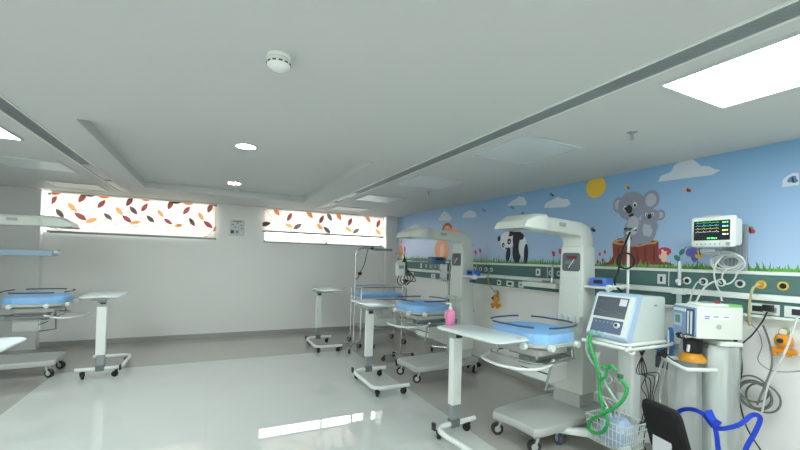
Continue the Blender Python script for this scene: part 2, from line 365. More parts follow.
MB().lathe([(.052, 0), (.054, -.008), (.05, -.014)], n=28).build('base', ral, t)
MB().lathe([(.046, -.014), (.052, -.022), (.052, -.046), (.038, -.058), (.032, -.062), (.001, -.066)], n=28).build('head', ral, t)
m = MB()
for k in range(12): a = k*PI/6; m.box((.0475*math.cos(a), .0475*math.sin(a), -.04), (.013, .016, .006), a)
m.build('vent_slots', dark, t)
p = on_z(235, 190, CZ)
t = thing('ceiling_sensor', 'tiny white sensor beside the farther downlight', 'sensor', (p.x+.02, p.y-.1, CZ))
MB().lathe([(.04, 0), (.042, -.012), (.025, -.03), (.001, -.034)]).build('head', ral, t); MB().lathe([(.05, 0), (.05, -.004), (.04, -.006)]).build('base', greyp, t)
def sprinkler(px, py, label):
    p = on_z(px, py, ZC); t = thing('fire_sprinkler', label, 'sprinkler', (p.x, p.y, ZC), 0, 'ceiling sprinklers')
    MB().lathe([(.032, 0), (.030, -.005), (.012, -.007)]).build('escutcheon', steel, t)
    MB().cyl((0, 0, -.005), (0, 0, -.03), .008).tube([(.008, 0, -.02), (.013, 0, -.035), (.004, 0, -.05)], .002, 6).tube([(-.008, 0, -.02), (-.013, 0, -.035), (-.004, 0, -.05)], .002, 6).build('frame_arms', steel, t)
    MB().cyl((0, 0, -.05), (0, 0, -.053), .015).build('deflector', steel, t)
sprinkler(632, 132, 'metal pendent sprinkler on the ceiling above the koala mural'); sprinkler(429, 191.5, 'small dark sprinkler near the middle right ceiling panel')
# ================================================================== MURAL
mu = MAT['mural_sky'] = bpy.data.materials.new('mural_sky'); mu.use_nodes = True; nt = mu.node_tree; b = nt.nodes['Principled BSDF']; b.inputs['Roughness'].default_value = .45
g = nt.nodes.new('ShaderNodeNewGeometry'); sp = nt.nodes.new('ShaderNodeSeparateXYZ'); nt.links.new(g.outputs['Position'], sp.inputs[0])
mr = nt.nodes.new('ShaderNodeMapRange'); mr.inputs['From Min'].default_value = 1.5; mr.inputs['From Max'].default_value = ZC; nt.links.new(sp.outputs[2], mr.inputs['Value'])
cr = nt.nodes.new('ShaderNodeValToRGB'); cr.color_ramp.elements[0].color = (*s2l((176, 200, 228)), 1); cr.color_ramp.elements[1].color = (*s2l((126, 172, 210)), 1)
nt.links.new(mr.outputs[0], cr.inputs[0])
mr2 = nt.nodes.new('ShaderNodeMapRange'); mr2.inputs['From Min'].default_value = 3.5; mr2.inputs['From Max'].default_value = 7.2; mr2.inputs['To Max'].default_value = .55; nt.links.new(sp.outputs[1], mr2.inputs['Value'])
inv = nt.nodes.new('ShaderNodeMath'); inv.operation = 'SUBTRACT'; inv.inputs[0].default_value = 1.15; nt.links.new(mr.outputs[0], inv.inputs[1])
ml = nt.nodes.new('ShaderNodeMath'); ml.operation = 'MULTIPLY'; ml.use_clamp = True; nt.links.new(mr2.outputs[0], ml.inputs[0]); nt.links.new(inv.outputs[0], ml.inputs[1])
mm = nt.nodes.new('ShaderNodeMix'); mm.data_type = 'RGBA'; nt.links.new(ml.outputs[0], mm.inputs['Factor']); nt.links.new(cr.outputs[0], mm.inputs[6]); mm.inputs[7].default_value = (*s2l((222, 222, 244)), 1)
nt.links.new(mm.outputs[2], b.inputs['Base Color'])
MY0, MY1, MZ0 = 1.0, YC, 1.486
mural = thing('wall_mural', 'blue sky wall mural with clouds, panda and koalas along the right wall', 'mural', (XR, MY0, MZ0))
def col(name, c): return mat('print_'+name, c, .5)
layer = [0]
class Print(MB):
    """flat printed shapes on the right wall, given by their places in the room; each sits a hair in front of the last"""
    def at(s, px, py):
        p = on_x(px, py, XR); return (p.y, p.z)
    def shape(s, m, yz, d=None):
        layer[0] += 1; k = .0022+.00004*(layer[0] % 60) if d is None else d
        s.use(m); s.poly([(-k, y-MY0, z-MZ0) for y, z in yz]); return s
    def ell(s, m, px, py, rx, rz, ang=0, n=20, d=None):
        y, z = s.at(px, py); a = math.radians(ang)
        pts = []
        for k in range(n):
            u, v = rx*math.cos(2*PI*k/n), rz*math.sin(2*PI*k/n); pts.append((y-(u*math.cos(a)-v*math.sin(a)), z+u*math.sin(a)+v*math.cos(a)))
        return s.shape(m, pts, d)
    def pix(s, m, pts, d=None): return s.shape(m, [s.at(*p) for p in pts], d)
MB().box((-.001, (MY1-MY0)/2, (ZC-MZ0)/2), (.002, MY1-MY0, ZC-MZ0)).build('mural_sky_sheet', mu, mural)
cl = col('cloud', (205, 214, 224)); grs = col('grass', (104, 168, 72)); grs2 = col('dark_grass', (76, 134, 62)); gk = col('koala_grey', (140, 144, 158)); gk2 = col('koala_light', (178, 180, 190))
kd = col('dark_ink', (34, 32, 40)); wh = col('white_ink', (226, 230, 234)); br = col('stump_red', (138, 66, 52)); br2 = col('stump_dark', (104, 48, 40)); tn = col('stump_tan', (196, 148, 96)); yl = col('sun_yellow', (232, 192, 62))
rd = col('tulip_red', (196, 60, 84)); og = col('lion_orange', (236, 160, 112)); og2 = col('lion_light', (244, 196, 156)); bn = col('mane_brown', (150, 84, 60)); pu = col('violet_ink', (110, 110, 190)); gl = col('leaf_green', (60, 130, 110))
def cloud(parts):
    m = Print()
    for pts in parts: m.pix(cl, pts, .0021)
    m.build('cloud', None, mural)
cloud([[(658, 182), (661, 176), (671, 172), (674, 166), (679, 162), (684, 159), (692, 158.5), (697, 162), (701, 166), (709, 166), (714, 169), (721, 170), (712, 175), (680, 179)]])
cloud([[(544, 208), (546, 203), (552, 200), (558, 197), (563, 199), (568, 199), (571, 204), (566, 207)]])
cloud([[(507, 206), (512, 201), (516, 199), (519, 196.5), (524, 197), (527, 203), (526, 205)]])
cloud([[(560, 276)]*3]) if False else None
cloud([[(438, 220.5), (441, 215), (444, 211), (448, 213), (452, 218), (450, 221)]]); cloud([[(462, 218), (464, 213), (470, 210), (475, 212), (477, 216), (474, 217.5)]]); cloud([[(408, 236), (410, 227), (415, 224), (420, 227), (424, 232), (423, 237)]])
cloud([[(782, 187), (783, 180), (787, 176), (793, 173), (799, 173), (799, 185)]])
m = Print(); y, z = m.at(596, 187); pts = [(y-.115*math.cos(a), min(z+.115*math.sin(a), ZC-.004)) for a in [2*PI*k/30 for k in range(30)]]; m.shape(yl, pts); m.build('printed_sun', None, mural)
# koalas on the stump (crop frame [560..680] x [180..280] at 4.5 px per px)
K = lambda x, y: (560+x/4.5, 180+y/4.5)
m = Print()
def kp(mt, *pts): m.pix(mt, [K(*p) for p in pts])
def ke(mt, x, y, rx, ry, ang=0): m.ell(mt, *K(x, y), rx*.00228, ry*.00228, ang)
kp(br, (236, 285), (262, 262), (400, 264), (444, 276), (446, 350), (470, 366), (520, 382), (180, 382), (226, 366), (240, 340))
for x in (262, 300, 345, 380, 420): kp(br2, (x, 300), (x+5, 300), (x+10, 368), (x+2, 368))
kp(tn, (236, 285), (245, 270), (300, 262), (400, 264), (444, 274), (430, 288), (395, 290), (350, 302), (320, 290), (270, 292))
kp(br2, (255, 280), (300, 268), (400, 268), (430, 277), (395, 284), (350, 294), (320, 284), (275, 285)); m.build('printed_tree_stump', None, mural)
m = Print()
ke(gk, 265, 112, 27, 34); ke(gk2, 263, 112, 17, 22); ke(gk, 410, 88, 34, 38); ke(gk2, 410, 90, 22, 27)
ke(gk, 330, 235, 42, 62); ke(gk, 308, 268, 26, 20); ke(gk, 355, 268, 26, 20)
ke(gk, 322, 118, 60, 62); ke(gk, 300, 70, 10, 12); ke(gk2, 330, 205, 26, 40)
ke(wh, 294, 128, 7, 11); ke(kd, 295, 129, 5, 8); ke(wh, 338, 112, 8, 12); ke(kd, 338, 114, 5, 8); ke(kd, 312, 132, 14, 19, 10); ke(kd, 322, 158, 12, 6, 15); ke(br, 316, 262, 9, 8)
m.build('printed_koala', None, mural)
m = Print()
ke(gk, 392, 225, 38, 55); ke(gk2, 395, 222, 20, 34); ke(gk, 380, 270, 26, 18); ke(gk, 452, 158, 19, 22); ke(gk2, 453, 158, 11, 13); ke(gk, 385, 140, 14, 14)
ke(gk, 408, 165, 36, 33); ke(kd, 404, 164, 9, 10); ke(wh, 390, 156, 5, 7); ke(wh, 418, 154, 5, 7); ke(kd, 391, 157, 3, 4); ke(kd, 417, 155, 3, 4); ke(gk, 425, 205, 14, 22, 20); m.build('printed_baby_koala', None, mural)
m = Print(); ke(rd, 470, 322, 26, 17); ke(og2, 468, 345, 12, 22); ke(wh, 462, 318, 5, 4); ke(wh, 478, 324, 4, 3); m.build('printed_mushroom', None, mural)
# panda (crop frame [480..600] x [200..270] at 6.425)
K = lambda x, y: (480+x/6.425, 200+y/6.425)
def ke(mt, x, y, rx, ry, ang=0): m.ell(mt, *K(x, y), rx*.00243, ry*.0022, ang)
m = Print()
ke(kd, 240, 250, 34, 70); ke(kd, 238, 330, 34, 70); ke(kd, 182, 350, 18, 46, -8); ke(kd, 234, 372, 22, 26); ke(wh, 276, 300, 30, 62); ke(kd, 297, 345, 16, 58); ke(kd, 268, 235, 18, 20)
ke(kd, 124, 248, 13, 18); ke(kd, 204, 212, 18, 18); ke(wh, 172, 262, 54, 58); ke(kd, 188, 266, 15, 19, -15); ke(kd, 150, 290, 11, 15); ke(wh, 189, 268, 5, 6); ke(wh, 151, 292, 3, 5); ke(kd, 170, 312, 9, 7); ke(kd, 196, 226, 14, 8)
m.build('printed_panda', None, mural)
# lion behind the middle warmer (crop frame [380..480] x [220..290] at 6.43)
K = lambda x, y: (380+x/6.43, 220+y/6.43)
def ke(mt, x, y, rx, ry, ang=0): m.ell(mt, *K(x, y), rx*.0044, ry*.0026, ang)
m = Print(); ke(og, 398, 195, 56, 76, -10); ke(og2, 400, 200, 18, 46); ke(og, 360, 250, 18, 14); ke(bn, 432, 55, 34, 38); ke(og, 432, 62, 22, 26); ke(og, 482, 74, 34, 22, -10); ke(bn, 432, 100, 18, 18); ke(kd, 425, 58, 3, 4); ke(kd, 441, 58, 3, 4); ke(bn, 433, 70, 6, 4); ke(bn, 460, 110, 20, 12)
m.build('printed_lion', None, mural)
m = Print(); ke(og, 134, 205, 26, 56); ke(og, 138, 140, 10, 22); ke(rd, 160, 190, 8, 26, 12); ke(yl, 128, 235, 10, 18); ke(og2, 134, 125, 12, 12); ke(kd, 138, 122, 3, 4); m.build('printed_parrot', None, mural)
# butterflies, tulips, grass
def bfly(px, py, c1, c2, s=.03):
    m = Print(); m.ell(c1, px-1.1, py-.8, s*.7, s*.45, 40, 10); m.ell(c2, px+1, py+.4, s*.6, s*.4, -30, 10); m.ell(kd, px, py, s*.12, s*.6, 10, 8); m.build('printed_butterfly', None, mural)
bfly(628, 187.5, yl, gk, .035); bfly(688, 190, og, bn, .035); bfly(793, 180, pu, gl, .04); bfly(750.5, 230.5, grs, rd, .045); bfly(593, 230, pu, kd, .04); bfly(484, 210.5, pu, kd, .03); bfly(552, 195, gl, kd, .03); bfly(513, 208, gl, grs, .03); bfly(524, 214, kd, gk, .025); bfly(452, 226, pu, gl, .025); bfly(700, 252, pu, yl, .05)
def tulip(px, py, h=.1):
    m = Print(); y, z = m.at(px, py); m.shape(grs2, [(y-.003, z), (y+.003, z), (y+.003, MZ0), (y-.003, MZ0)]); m.ell(rd, px, py, .022, .032); m.ell(rd, px-.8, py-.8, .014, .03, 15, 10); m.build('printed_tulip', None, mural)
for a in ((554, 254), (560.5, 251.5), (480.5, 251), (476, 252.5), (472, 253)): tulip(*a)
m = Print(); p0 = m.at(679, 268)
for (x0, y0, x1, y1) in ((679, 270, 680, 255), (680, 255, 686, 247), (686, 247, 694, 246)): m.pix(gl, [(x0-.4, y0), (x0+.5, y0+.4), (x1+.5, y1+.4), (x1-.4, y1)])
m.ell(gl, 677, 258, .02, .03, 30, 10); m.ell(gl, 682, 252, .02, .03, -30, 10); m.ell(pu, 692, 252, .05, .04, 20, 12); m.ell(pu, 695, 257, .03, .045, 0, 10); m.ell(yl, 699, 255, .03, .03, 0, 10)
m.build('printed_bluebell', None, mural)
m = Print()
for (px, py) in ((600, 254), (598, 262), (603, 260), (605, 252)): m.ell(rd, px, py, .014, .02, 0, 8); 
m.build('printed_wildflowers', None, mural)
m = Print(); rnd = random.Random(3); y = MY0+.01; gz = MZ0
m.shape(grs, [(MY0, gz), (MY1-.02, gz), (MY1-.02, gz+.022), (MY0, gz+.022)], .0023)
while y < MY1-.05:
    tall = .05+.06*max(0, math.sin(y*3.1))*rnd.random()
    h = rnd.uniform(.02, tall+.02); w = rnd.uniform(.008, .016); ln = rnd.uniform(-.03, .03)
    m.shape(grs if rnd.random() < .7 else grs2, [(y-w, gz), (y+w, gz), (y+w*.3+ln*.6, gz+h*.7), (y+ln, gz+h+.012)], .0024+.0002*rnd.random()); y += rnd.uniform(.008, .018)
m.build('printed_grass', None, mural)
# ================================================================== BED-HEAD PANEL (medical gas trunking)
PX = XR-.062
bh = thing('bed_head_panel', 'long teal and white medical gas trunking along the right wall below the mural', 'wall trunking', (XR, 1.0, 1.155)); PL = 7.25-1.0
def band(name, z0, z1, m_, dep): return MB().box((-dep/2, PL/2, (z0+z1)/2-1.155), (dep, PL, z1-z0)).build(name, m_, bh, .003)
band('top_cap', 1.460, 1.485, ral, .066); band('outlet_channel', 1.325, 1.460, green, .058); band('equipment_rail', 1.278, 1.323, ral, .075); band('cable_channel', 1.172, 1.278, green, .055); band('lower_cap', 1.150, 1.172, ral, .06)
for yy in (2.0, 3.35, 4.7, 6.0): MB().box((-.0605, yy-1, .245), (.002, .006, .13)).build('joint_cover', ral, bh)
def outlet(px, py, ring, core):
    p = on_x(px, py, PX); y = p.y-1.0; z = 1.389-1.155
    o = MB().use(ring).lathe([(.031, 0), (.031, .008), (.026, .012), (.02, .010), (.02, .004)], n=24); o.use(core).lathe([(.02, .003), (.018, .006), (.009, .016), (.001, .016)], n=20)
    ob = o.build('gas_outlet', None, bh); ob.location = (-.058, y, z); ob.rotation_euler = (0, -PI/2, 0)
for px, py in ((687, 280.5), (703.3, 281.5), (721, 283), (740, 283.3)): outlet(px, py, white, dark)
outlet(761, 285, yellow, orange); outlet(783, 285.5, yellow, black)
for px in (474.5, 480.5, 486, 491.3, 551, 559, 393.5, 399, 403.5, 426, 430.5, 435, 439.5): outlet(px, 268, white, midg)
def plate_at(px, py, w, h, z, kids, name='socket_plate', pm=white):
    p = on_x(px, py, PX); o = MB().box((-.0605, p.y-1, z-1.155), (.007, w, h)).build(name, pm, bh, .002)
    for (dy, dz, ww, hh, mm_) in kids: MB().box((-.066, p.y-1-dy, z-1.155+dz), (.006, ww, hh), 0).build('socket_insert', mm_, o, .001)
plate_at(661.5, 279, .07, .085, 1.391, ((0, 0, .018, .045, dark),)); plate_at(538, 272, .07, .085, 1.391, ((0, 0, .02, .04, dark),)); plate_at(421, 266, .07, .085, 1.391, ((0, 0, .02, .04, midg),))
plate_at(764, 308, .17, .075, 1.217, ((0.045, 0, .05, .035, greyp), (-.035, 0, .06, .04, dark))); plate_at(797, 312, .13, .075, 1.217, ((0, 0, .05, .04, dark),))
for px, w, c in ((499, .08, dark), (510, .14, dark), (521, .09, greyp), (404, .12, greyp), (412, .1, dark), (433, .14, greyp)): plate_at(px, 283, w, .072, 1.219, ((0, 0, w*.45, .03, c),))
# ------------------------------------------------------------------ wall monitor on bracket
def spot(px, py, x, y0=0): return on_x(px, py, x)
t = thing('patient_monitor', 'white patient monitor with waveform screen mounted on the mural wall', 'monitor', (3.31, 1.565, 1.655), math.radians(-3))
def slab_x(m, x0, x1, w, z0, z1, r=.02):
    pts = rrect(w, z1-z0, r, 4); L = []
    for x, k in ((x0, .006), (x0+.006, 0), (x1-.006, 0), (x1, .006)): L.append([Vector((x, a*(1-2*k/w), (z0+z1)/2+b_*(1-2*k/(z1-z0)))) for a, b_ in pts])
    return m.loft(L)
slab_x(MB(), 0, .035, .285, 0, .225, .02).build('front_bezel', white, t)
MB().frustum((0, 0, 0), (1, 1), (0, 0, 1), (1, 1)) if False else None
slab_x(MB(), .033, .13, .25, .015, .21, .02).build('rear_housing', white, t)
scr = MB().box((-.001, .004, .122), (.004, .236, .145)).build('screen', screen, t)
for i, (c, z, l) in enumerate((((80, 220, 120), .18, .13), ((90, 210, 220), .158, .13), ((230, 210, 90), .136, .13), ((210, 220, 225), .112, .13))):
    pts = [(-.0035, .11-l*k/30*1.2, z+(.009 if k % 8 == 3 else (-.003 if k % 8 == 4 else 0))) for k in range(31)]
    MB().tube(pts, .0007, 4).build('waveform_trace', glow('trace_%d' % i, c, 1.0), scr)
for i, (c, y, z) in enumerate((((90, 230, 130), -.078, .178), ((110, 220, 230), -.078, .15), ((235, 210, 80), -.078, .12), ((90, 230, 130), .02, .065), ((90, 230, 130), -.01, .065), ((230, 235, 235), -.08, .092))):
    MB().box((-.0035, y, z), (.001, .022, .009)).box((-.0035, y-.02, z), (.001, .008, .009)).build('readout', glow('trace_b%d' % i, c, 1.0), scr)
m = MB()
for k in range(6): m.cyl((0, .1-.03*k, .022), (-.003, .1-.03*k, .022), .005, n=10)
m.build('buttons', greyp, t); MB().cyl((0, -.105, .022), (-.014, -.105, .022), .012).build('rotary_knob', steel, t)
MB().box((.017, 0, .23), (.03, .1, .01)).build('alarm_bar', mat('alarm_bar', (190, 196, 190), .4), t)
t = thing('monitor_bracket', 'grey vertical monitor wall bracket channel beside the monitor', 'bracket', (XR, 1.555, 1.486))
MB().box((-.012, 0, .17), (.02, .16, .36)).build('wall_plate', mat('bracket_grey', (150, 160, 168), .45), t, .003)
m = MB()
for k in range(6): m.box((-.024, -.06+.024*k, .17), (.004, .006, .35))
m.build('ribs', steel, t)
MB().box((-.1, .03, .13), (.17, .05, .04)).box((-.19, .07, .128), (.03, .12, .03)).box((-.2, .08, .145), (.06, .1, .03)).build('support_arm', steel, t, .003)
m = MB(); c0 = on_x(730, 262, 3.480)
for k in range(7):
    r = .045+.006*k; m.tube([(3.50-.012*k, c0.y+.012*math.sin(k*1.7)+r*1.3*math.cos(a), c0.z+.015*math.sin(3*k)+r*.85*math.sin(a)) for a in [2*PI*i/24 for i in range(24)]], .005, 6, closed=True)
m.tube(spline([on_x(*a) for a in ((724, 255, 3.450), (717, 262, 3.420), (714, 272, 3.420), (716, 284, 3.430), (720, 293, 3.450), (722, 301, 3.450))], 6), .006, 6)
m.tube(spline([on_x(*a) for a in ((728, 268, 3.410), (722, 276, 3.410), (726, 284, 3.420), (734, 280, 3.420), (738, 270, 3.420))], 6), .005, 6)
tag(m.build('monitor_lead_coil', hosew), 'coil of white monitor leads hanging below the wall monitor', 'cable')
# ================================================================== CASTERS
def caster(parent, x, y, r=.04, fork=greyp, wheel=dark, a=0, top=None, w=.022):
    top = top if top else r*2+.02
    f = MB(); f.cyl((x, y, top), (x, y, top-.02), .014); dx, dy = math.cos(a)*r*.5, math.sin(a)*r*.5; nx, ny = -math.sin(a), math.cos(a)
    for s in (-1, 1): f.tube([(x+s*nx*w*.8, y+s*ny*w*.8, top-.012), (x+dx+s*nx*w*.8, y+dy+s*ny*w*.8, r)], [.012, .009], 6)
    f.tube([(x-nx*w*.8, y-ny*w*.8, top-.014), (x+nx*w*.8, y+ny*w*.8, top-.014)], .011, 6)
    fo = f.build('caster', fork, parent)
    MB().use(wheel).cyl((x+dx-nx*w*.6, y+dy-ny*w*.6, r), (x+dx+nx*w*.6, y+dy+ny*w*.6, r), r, n=24).use(fork).cyl((x+dx-nx*w*.7, y+dy-ny*w*.7, r), (x+dx+nx*w*.7, y+dy+ny*w*.7, r), r*.55, n=16).build('wheel', None, fo)
# ================================================================== RADIANT WARMER
def warmer(label, loc, rz, side=-1, sh=True, tone=cream, kind='a'):
    t = thing('radiant_warmer', label, 'radiant warmer', loc, rz, 'infant radiant warmers')
    # base plate on four casters
    pts = [(.16, -.2), (.16, .2), (.05, .26), (-.5, .27), (-.82, .25), (-.885, .21), (-.87, .1), (-.865, 0), (-.87, -.1), (-.885, -.21), (-.82, -.25), (-.5, -.27), (.05, -.26)]
    MB().plate(pts, .14, .205, .012).build('base', cream2, t, .004)
    for x, y in ((-.81, -.19), (-.81, .19), (.08, -.2), (.08, .2)): caster(t, x, y, .05, cream2, dark, 2.6 if x < 0 else .5, .14, .03)
    MB().box((-.02, 0, .26), (.24, .27, .12)).build('pedestal', cream2, t, .01)
    # column
    m = MB(); 
    L = [[Vector((x, y, z)) for x, y in rrect(dx, dy, .016, 4)] for z, dx, dy in ((.32, .24, .29), (.6, .235, .285), (1.0, .22, .26), (1.665, .20, .225))]
    m.loft(L); m.build('column', tone, t)
    MB().box((-.108, 0, 1.18), (.012, .18, .42)).build('service_cover', tone, t, .006)
    pn = slab_x(MB(), -.112, -.095, .18, 1.435, 1.605, .025).build('control_panel', mat('panel_grey', (92, 100, 102), .4), t)
    MB().box((-.1135, -.01, 1.565), (.003, .1, .03)).build('red_display', mat('dim_red_display', (112, 44, 58), .3), pn)
    MB().box((-.1135, .01, 1.515), (.003, .09, .03)).build('lcd_window', mat('grey_lcd', (120, 128, 132), .3), pn)
    MB().tube(spline([(-.12, -.04, 1.545), (-.135, -.02, 1.505), (-.13, .01, 1.465)]), .004, 6).build('probe_lead', white, pn)
    # arched canopy arm reaching over the bed
    secs = [((.105, 1.667), (-.095, 1.667), .20), ((.105, 1.715), (-.097, 1.695), .20), ((.094, 1.765), (-.10, 1.72), .205), ((.072, 1.81), (-.105, 1.738), .205), ((.035, 1.845), (-.115, 1.752), .21), ((-.02, 1.87), (-.14, 1.762), .21), ((-.10, 1.885), (-.19, 1.768), .215),
            ((-.42, 1.892), (-.46, 1.775), .22), ((-.63, 1.895), (-.64, 1.778), .235), ((-.70, 1.905), (-.71, 1.772), .33), ((-.84, 1.898), (-.90, 1.772), .34), ((-.955, 1.835), (-.985, 1.785), .31), ((-.965, 1.80), (-.992, 1.776), .31)]
    L = []
    for (xo, zo), (xi, zi), w in secs:
        h = .5*w; ax = Vector((xo, 0, zo)); bx = Vector((xi, 0, zi)); e = .16
        L.append([ax.lerp(bx, e)+Vector((0, h, 0)), ax+Vector((0, h*.86, 0)), ax+Vector((0, -h*.86, 0)), ax.lerp(bx, e)+Vector((0, -h, 0)), bx.lerp(ax, .08)+Vector((0, -h, 0)), bx+Vector((0, -h*.94, 0)), bx+Vector((0, h*.94, 0)), bx.lerp(ax, .08)+Vector((0, h, 0))])
    MB().loft(L).build('canopy', tone, t, .004)
    MB().box((-.92, 0, 1.771), (.16, .2, .008)).build('heater_grille', greyp, t)
    MB().cyl((-.62, -.04, 1.89), (-.62, -.04, 1.915), .014).build('lamp_knob', dark, t)
    for s in (-1, 1):
        o = MB()
        for k in range(4): o.box((-.42-.0, s*.1115, 1.855-.009*k), (.1, .003, .004))
        o.build('side_vent', midg, t)
    # bed on a bracket from the column
    bx, bw, bd = -.655, .61, .62
    MB().box((-.4, 0, .685), (.7, .12, .06)).box((-.62, 0, .75), (.3, .3, .05)).build('bed_bracket', greyp, t, .004)
    MB().plate([(x+bx, y) for x, y in rrect(bw-.01, bd-.01, .22, 8)], .835, .875, .01).build('bed_tray', cream2, t)
    MB().plate([(x+bx, y) for x, y in rrect(bw-.18, bd-.16, .08, 8)], .765, .82, .008).build('cassette_frame', cream2, t)
    mt = MB(); L = []
    for z, k in ((.862, .97), (.872, .995), (.928, .995), (.944, .97), (.952, .9), (.947, .6), (.943, .2)): L.append([Vector((bx+x*k, y*k, z)) for x, y in rrect(bw-.015, bd-.015, .22, 8)])
    mt.loft(L).build('mattress', bluem, t)
    # clear side walls with blue rims, gaps at the corners
    full = [Vector((bx+x, y, 0)) for x, y in rrect(bw+.02, bd+.02, .25, 10)]; n = len(full)
    for q in range(4):
        s0 = q*11+7; idx = [(s0+i) % n for i in range(9)]
        seg = [full[i] for i in idx]
        a, b_ = seg[4-1], seg[4]
        dense = []
        for i in range(len(seg)-1):
            d = (seg[i+1]-seg[i]).length; kk = max(1, int(d/.05))
            dense += [seg[i].lerp(seg[i+1], j/kk) for j in range(kk)]
        dense.append(seg[-1])
        w_ = MB(); L = [[p+Vector((0, 0, .87)), p+Vector((0, 0, 1.0)), p*1.0+Vector((0, 0, 1.0))+(Vector((bx, 0, 0))-p).normalized()*.006, p+Vector((0, 0, .87))+(Vector((bx, 0, 0))-p).normalized()*.006] for p in dense]
        wo = w_.loft(L).build('side_wall', clear, t)
        MB().tube([p+Vector((0, 0, 1.0)) for p in dense], .008, 6).build('blue_rim', bluerim, wo)
    for x, y in ((bx-.18, -bd/2+.0), (bx+.16, -bd/2+.0), (bx-bw/2-.0, .16), (bx-bw/2-.0, -.16), (bx+.16, bd/2), (bx-.16, bd/2)):
        d = Vector((0, -1 if y < 0 else 1, 0)) if abs(y) > bd/2-.01 else Vector((-1, 0, 0)); p = Vector((x, y, .85)); MB().cyl(p-d*.01, p+d*.026, .028, .024, 16).build('latch_knob', white, t)
    ys = [(-.92, .26), (-1.04, .2), (-1.1, .08), (-1.12, -.06), (-1.08, -.2), (-.98, -.28), (-.8, -.27)]
    MB().tube(spline([(-.78, .26, .735)]+[(x, y, .70) for x, y in ys]+[(-.72, -.26, .735)], 5), .012, 8).build('handle_loop', ral, t)
    MB().tube([(bx+x, y, .72) for x, y in rrect(bw-.12, bd-.08, .06, 4)], .009, 8, closed=True).tube([(bx-.2, .2, .72), (bx-.2, .2, .80)], .008, 6).tube([(bx-.2, -.2, .72), (bx-.2, -.2, .80)], .008, 6).tube([(bx+.2, -.25, .72), (bx+.2, -.25, .80)], .008, 6).build('under_rail', chrome, t)
    dr = MB().box((-.56, -.06, .60), (.24, .28, .15)).build('drawer_unit', cream2, t, .006)
    for z in (.568, .635):
        MB().box((-.685, -.06, z), (.02, .26, .055)).build('drawer_front', white, dr, .004)
    MB().box((-.685, -.06, .602), (.012, .27, .006)).build('drawer_gap', dark, dr)
    MB().tube([(-.74, -.26, .74), (-.76, -.22, .5), (-.6, -.2, .48)], .010, 6).build('hanging_bracket', greyp, t)
    if sh:
        s = side
        MB().box((-.01, s*.25, 1.30), (.16, .30, .022)).build('side_shelf', white, t, .006)
        cu = slab_x(MB(), -.07, .05, .15, 1.312, 1.385, .01).build('blue_controller', mat('controller_blue', (76, 122, 214), .35), t); cu.location = (0, s*.24, 0)
        MB().box((-.072, 0, 1.35), (.004, .08, .035)).build('controller_display', screen, cu)
        MB().cyl((-.05, s*.33, 1.30), (-.09, s*.35, 1.30), .03).build('pressure_dial', white, t)
        MB().box((-.11, s*.33, 1.245), (.05, .05, .035)).build('blue_clip', blued, t)
    MB().tube(spline([(-.05, .14, 1.0), (-.1, .17, .98), (-.12, .16, .95)]), .006, 6).build('rear_lead', white, t)
    rail = MB()
    for k in range(5): rail.box((-.13-.02, -.12+.06*k, 1.0), (.05, .035, .05))
    rail.build('cable_clips', white, t)
    return t
w1 = warmer('pale green radiant warmer with arched canopy and blue mattress, in front of the panda mural', (3.14, 2.585, 0), math.radians(8))
w2 = warmer('radiant warmer behind the nearest one on the right, canopy below the lion mural', (3.11, 4.43, 0), math.radians(6))
w3 = warmer('radiant warmer cut by the left edge of view, blue mattress under white canopy', (-2.50, 6.10, 0), math.radians(180), side=-1)
# ================================================================== OVERBED TABLES
def table(label, x, y, rz, h=.88, off=-.33, ox=.02, dim=(.40, .80)):
    """origin at the foot of the post; base and top reach toward local -Y, open side +X"""
    t = thing('overbed_table', label, 'table', (x, y, 0), rz, 'white overbed tables')
    z = .105
    MB().tube(spline([(.24, 0, z), (.1, 0, z), (-.10, 0, z), (-.17, -.03, z-.005), (-.20, -.1, z-.01), (-.2, -.35, z-.01), (-.2, -.6, z-.01), (-.17, -.67, z-.01), (-.1, -.70, z-.01), (.05, -.70, z-.01), (.22, -.70, z-.01)], 5), .022, 10).build('base_frame', ral, t)
    for cx, cy, a in ((-.16, 0.0, .6), (.17, 0, 2), (-.16, -.69, 1), (.17, -.70, 2.5)): caster(t, cx, cy, .034, black, black, a, .085, .02)
    MB().box((0, 0, .115), (.085, .07, .07)).build('post_clamp', midg, t, .005)
    MB().box((0, 0, .27), (.075, .05, .3)).build('inner_post', mat('satin_grey', (150, 158, 160), .35, metal=.3), t, .004)
    MB().box((0, 0, .555), (.095, .065, .57)).build('outer_post', ral, t, .006)
    MB().box((.0, -.0, h-.035), (.08, .05, .03)).box((ox*.5, off*.5, h-.019), (.08+abs(ox), .12+abs(off), .012)).build('top_bracket', greyp, t, .003)
    MB().box((.0, -.04, h-.06), (.055, .02, .03)).build('height_lever', dark, t)
    MB().plate([(px+ox, py+off) for px, py in rrect(*dim, .07, 6)], h-.012, h+.012, .008).build('table_top', mat('white_laminate', (226, 238, 236), .25), t)
    MB().plate([(px+ox+.08, py+off-.33) for px, py in rrect(.05, .03, .012, 4)], h+.0118, h+.0128, .0005).build('printed_mark', greyp, t)
    MB().box((-.2, .02, .11), (.02, .04, .06)).build('brake_pedal', dark, t)
    return t
table('nearest white overbed table with the pink bottle on it', 1.915, 2.79, .11, .92, -.245, .04, (.37, .75))
table('white overbed table in the middle, standing before the second warmer', 1.82, 4.57, 0, .885, .40, .20)
table('farthest white overbed table, standing by the wall below the right window', 1.71, 6.70, 0, .91, .33, .2)
table('white overbed table alone on the left beside the cropped warmer', -1.145, 5.69, PI, .94, -.45, .06)
table('white overbed table top poking in at the lower left edge', -1.50, 2.93, PI, .865, -.33, -.15)
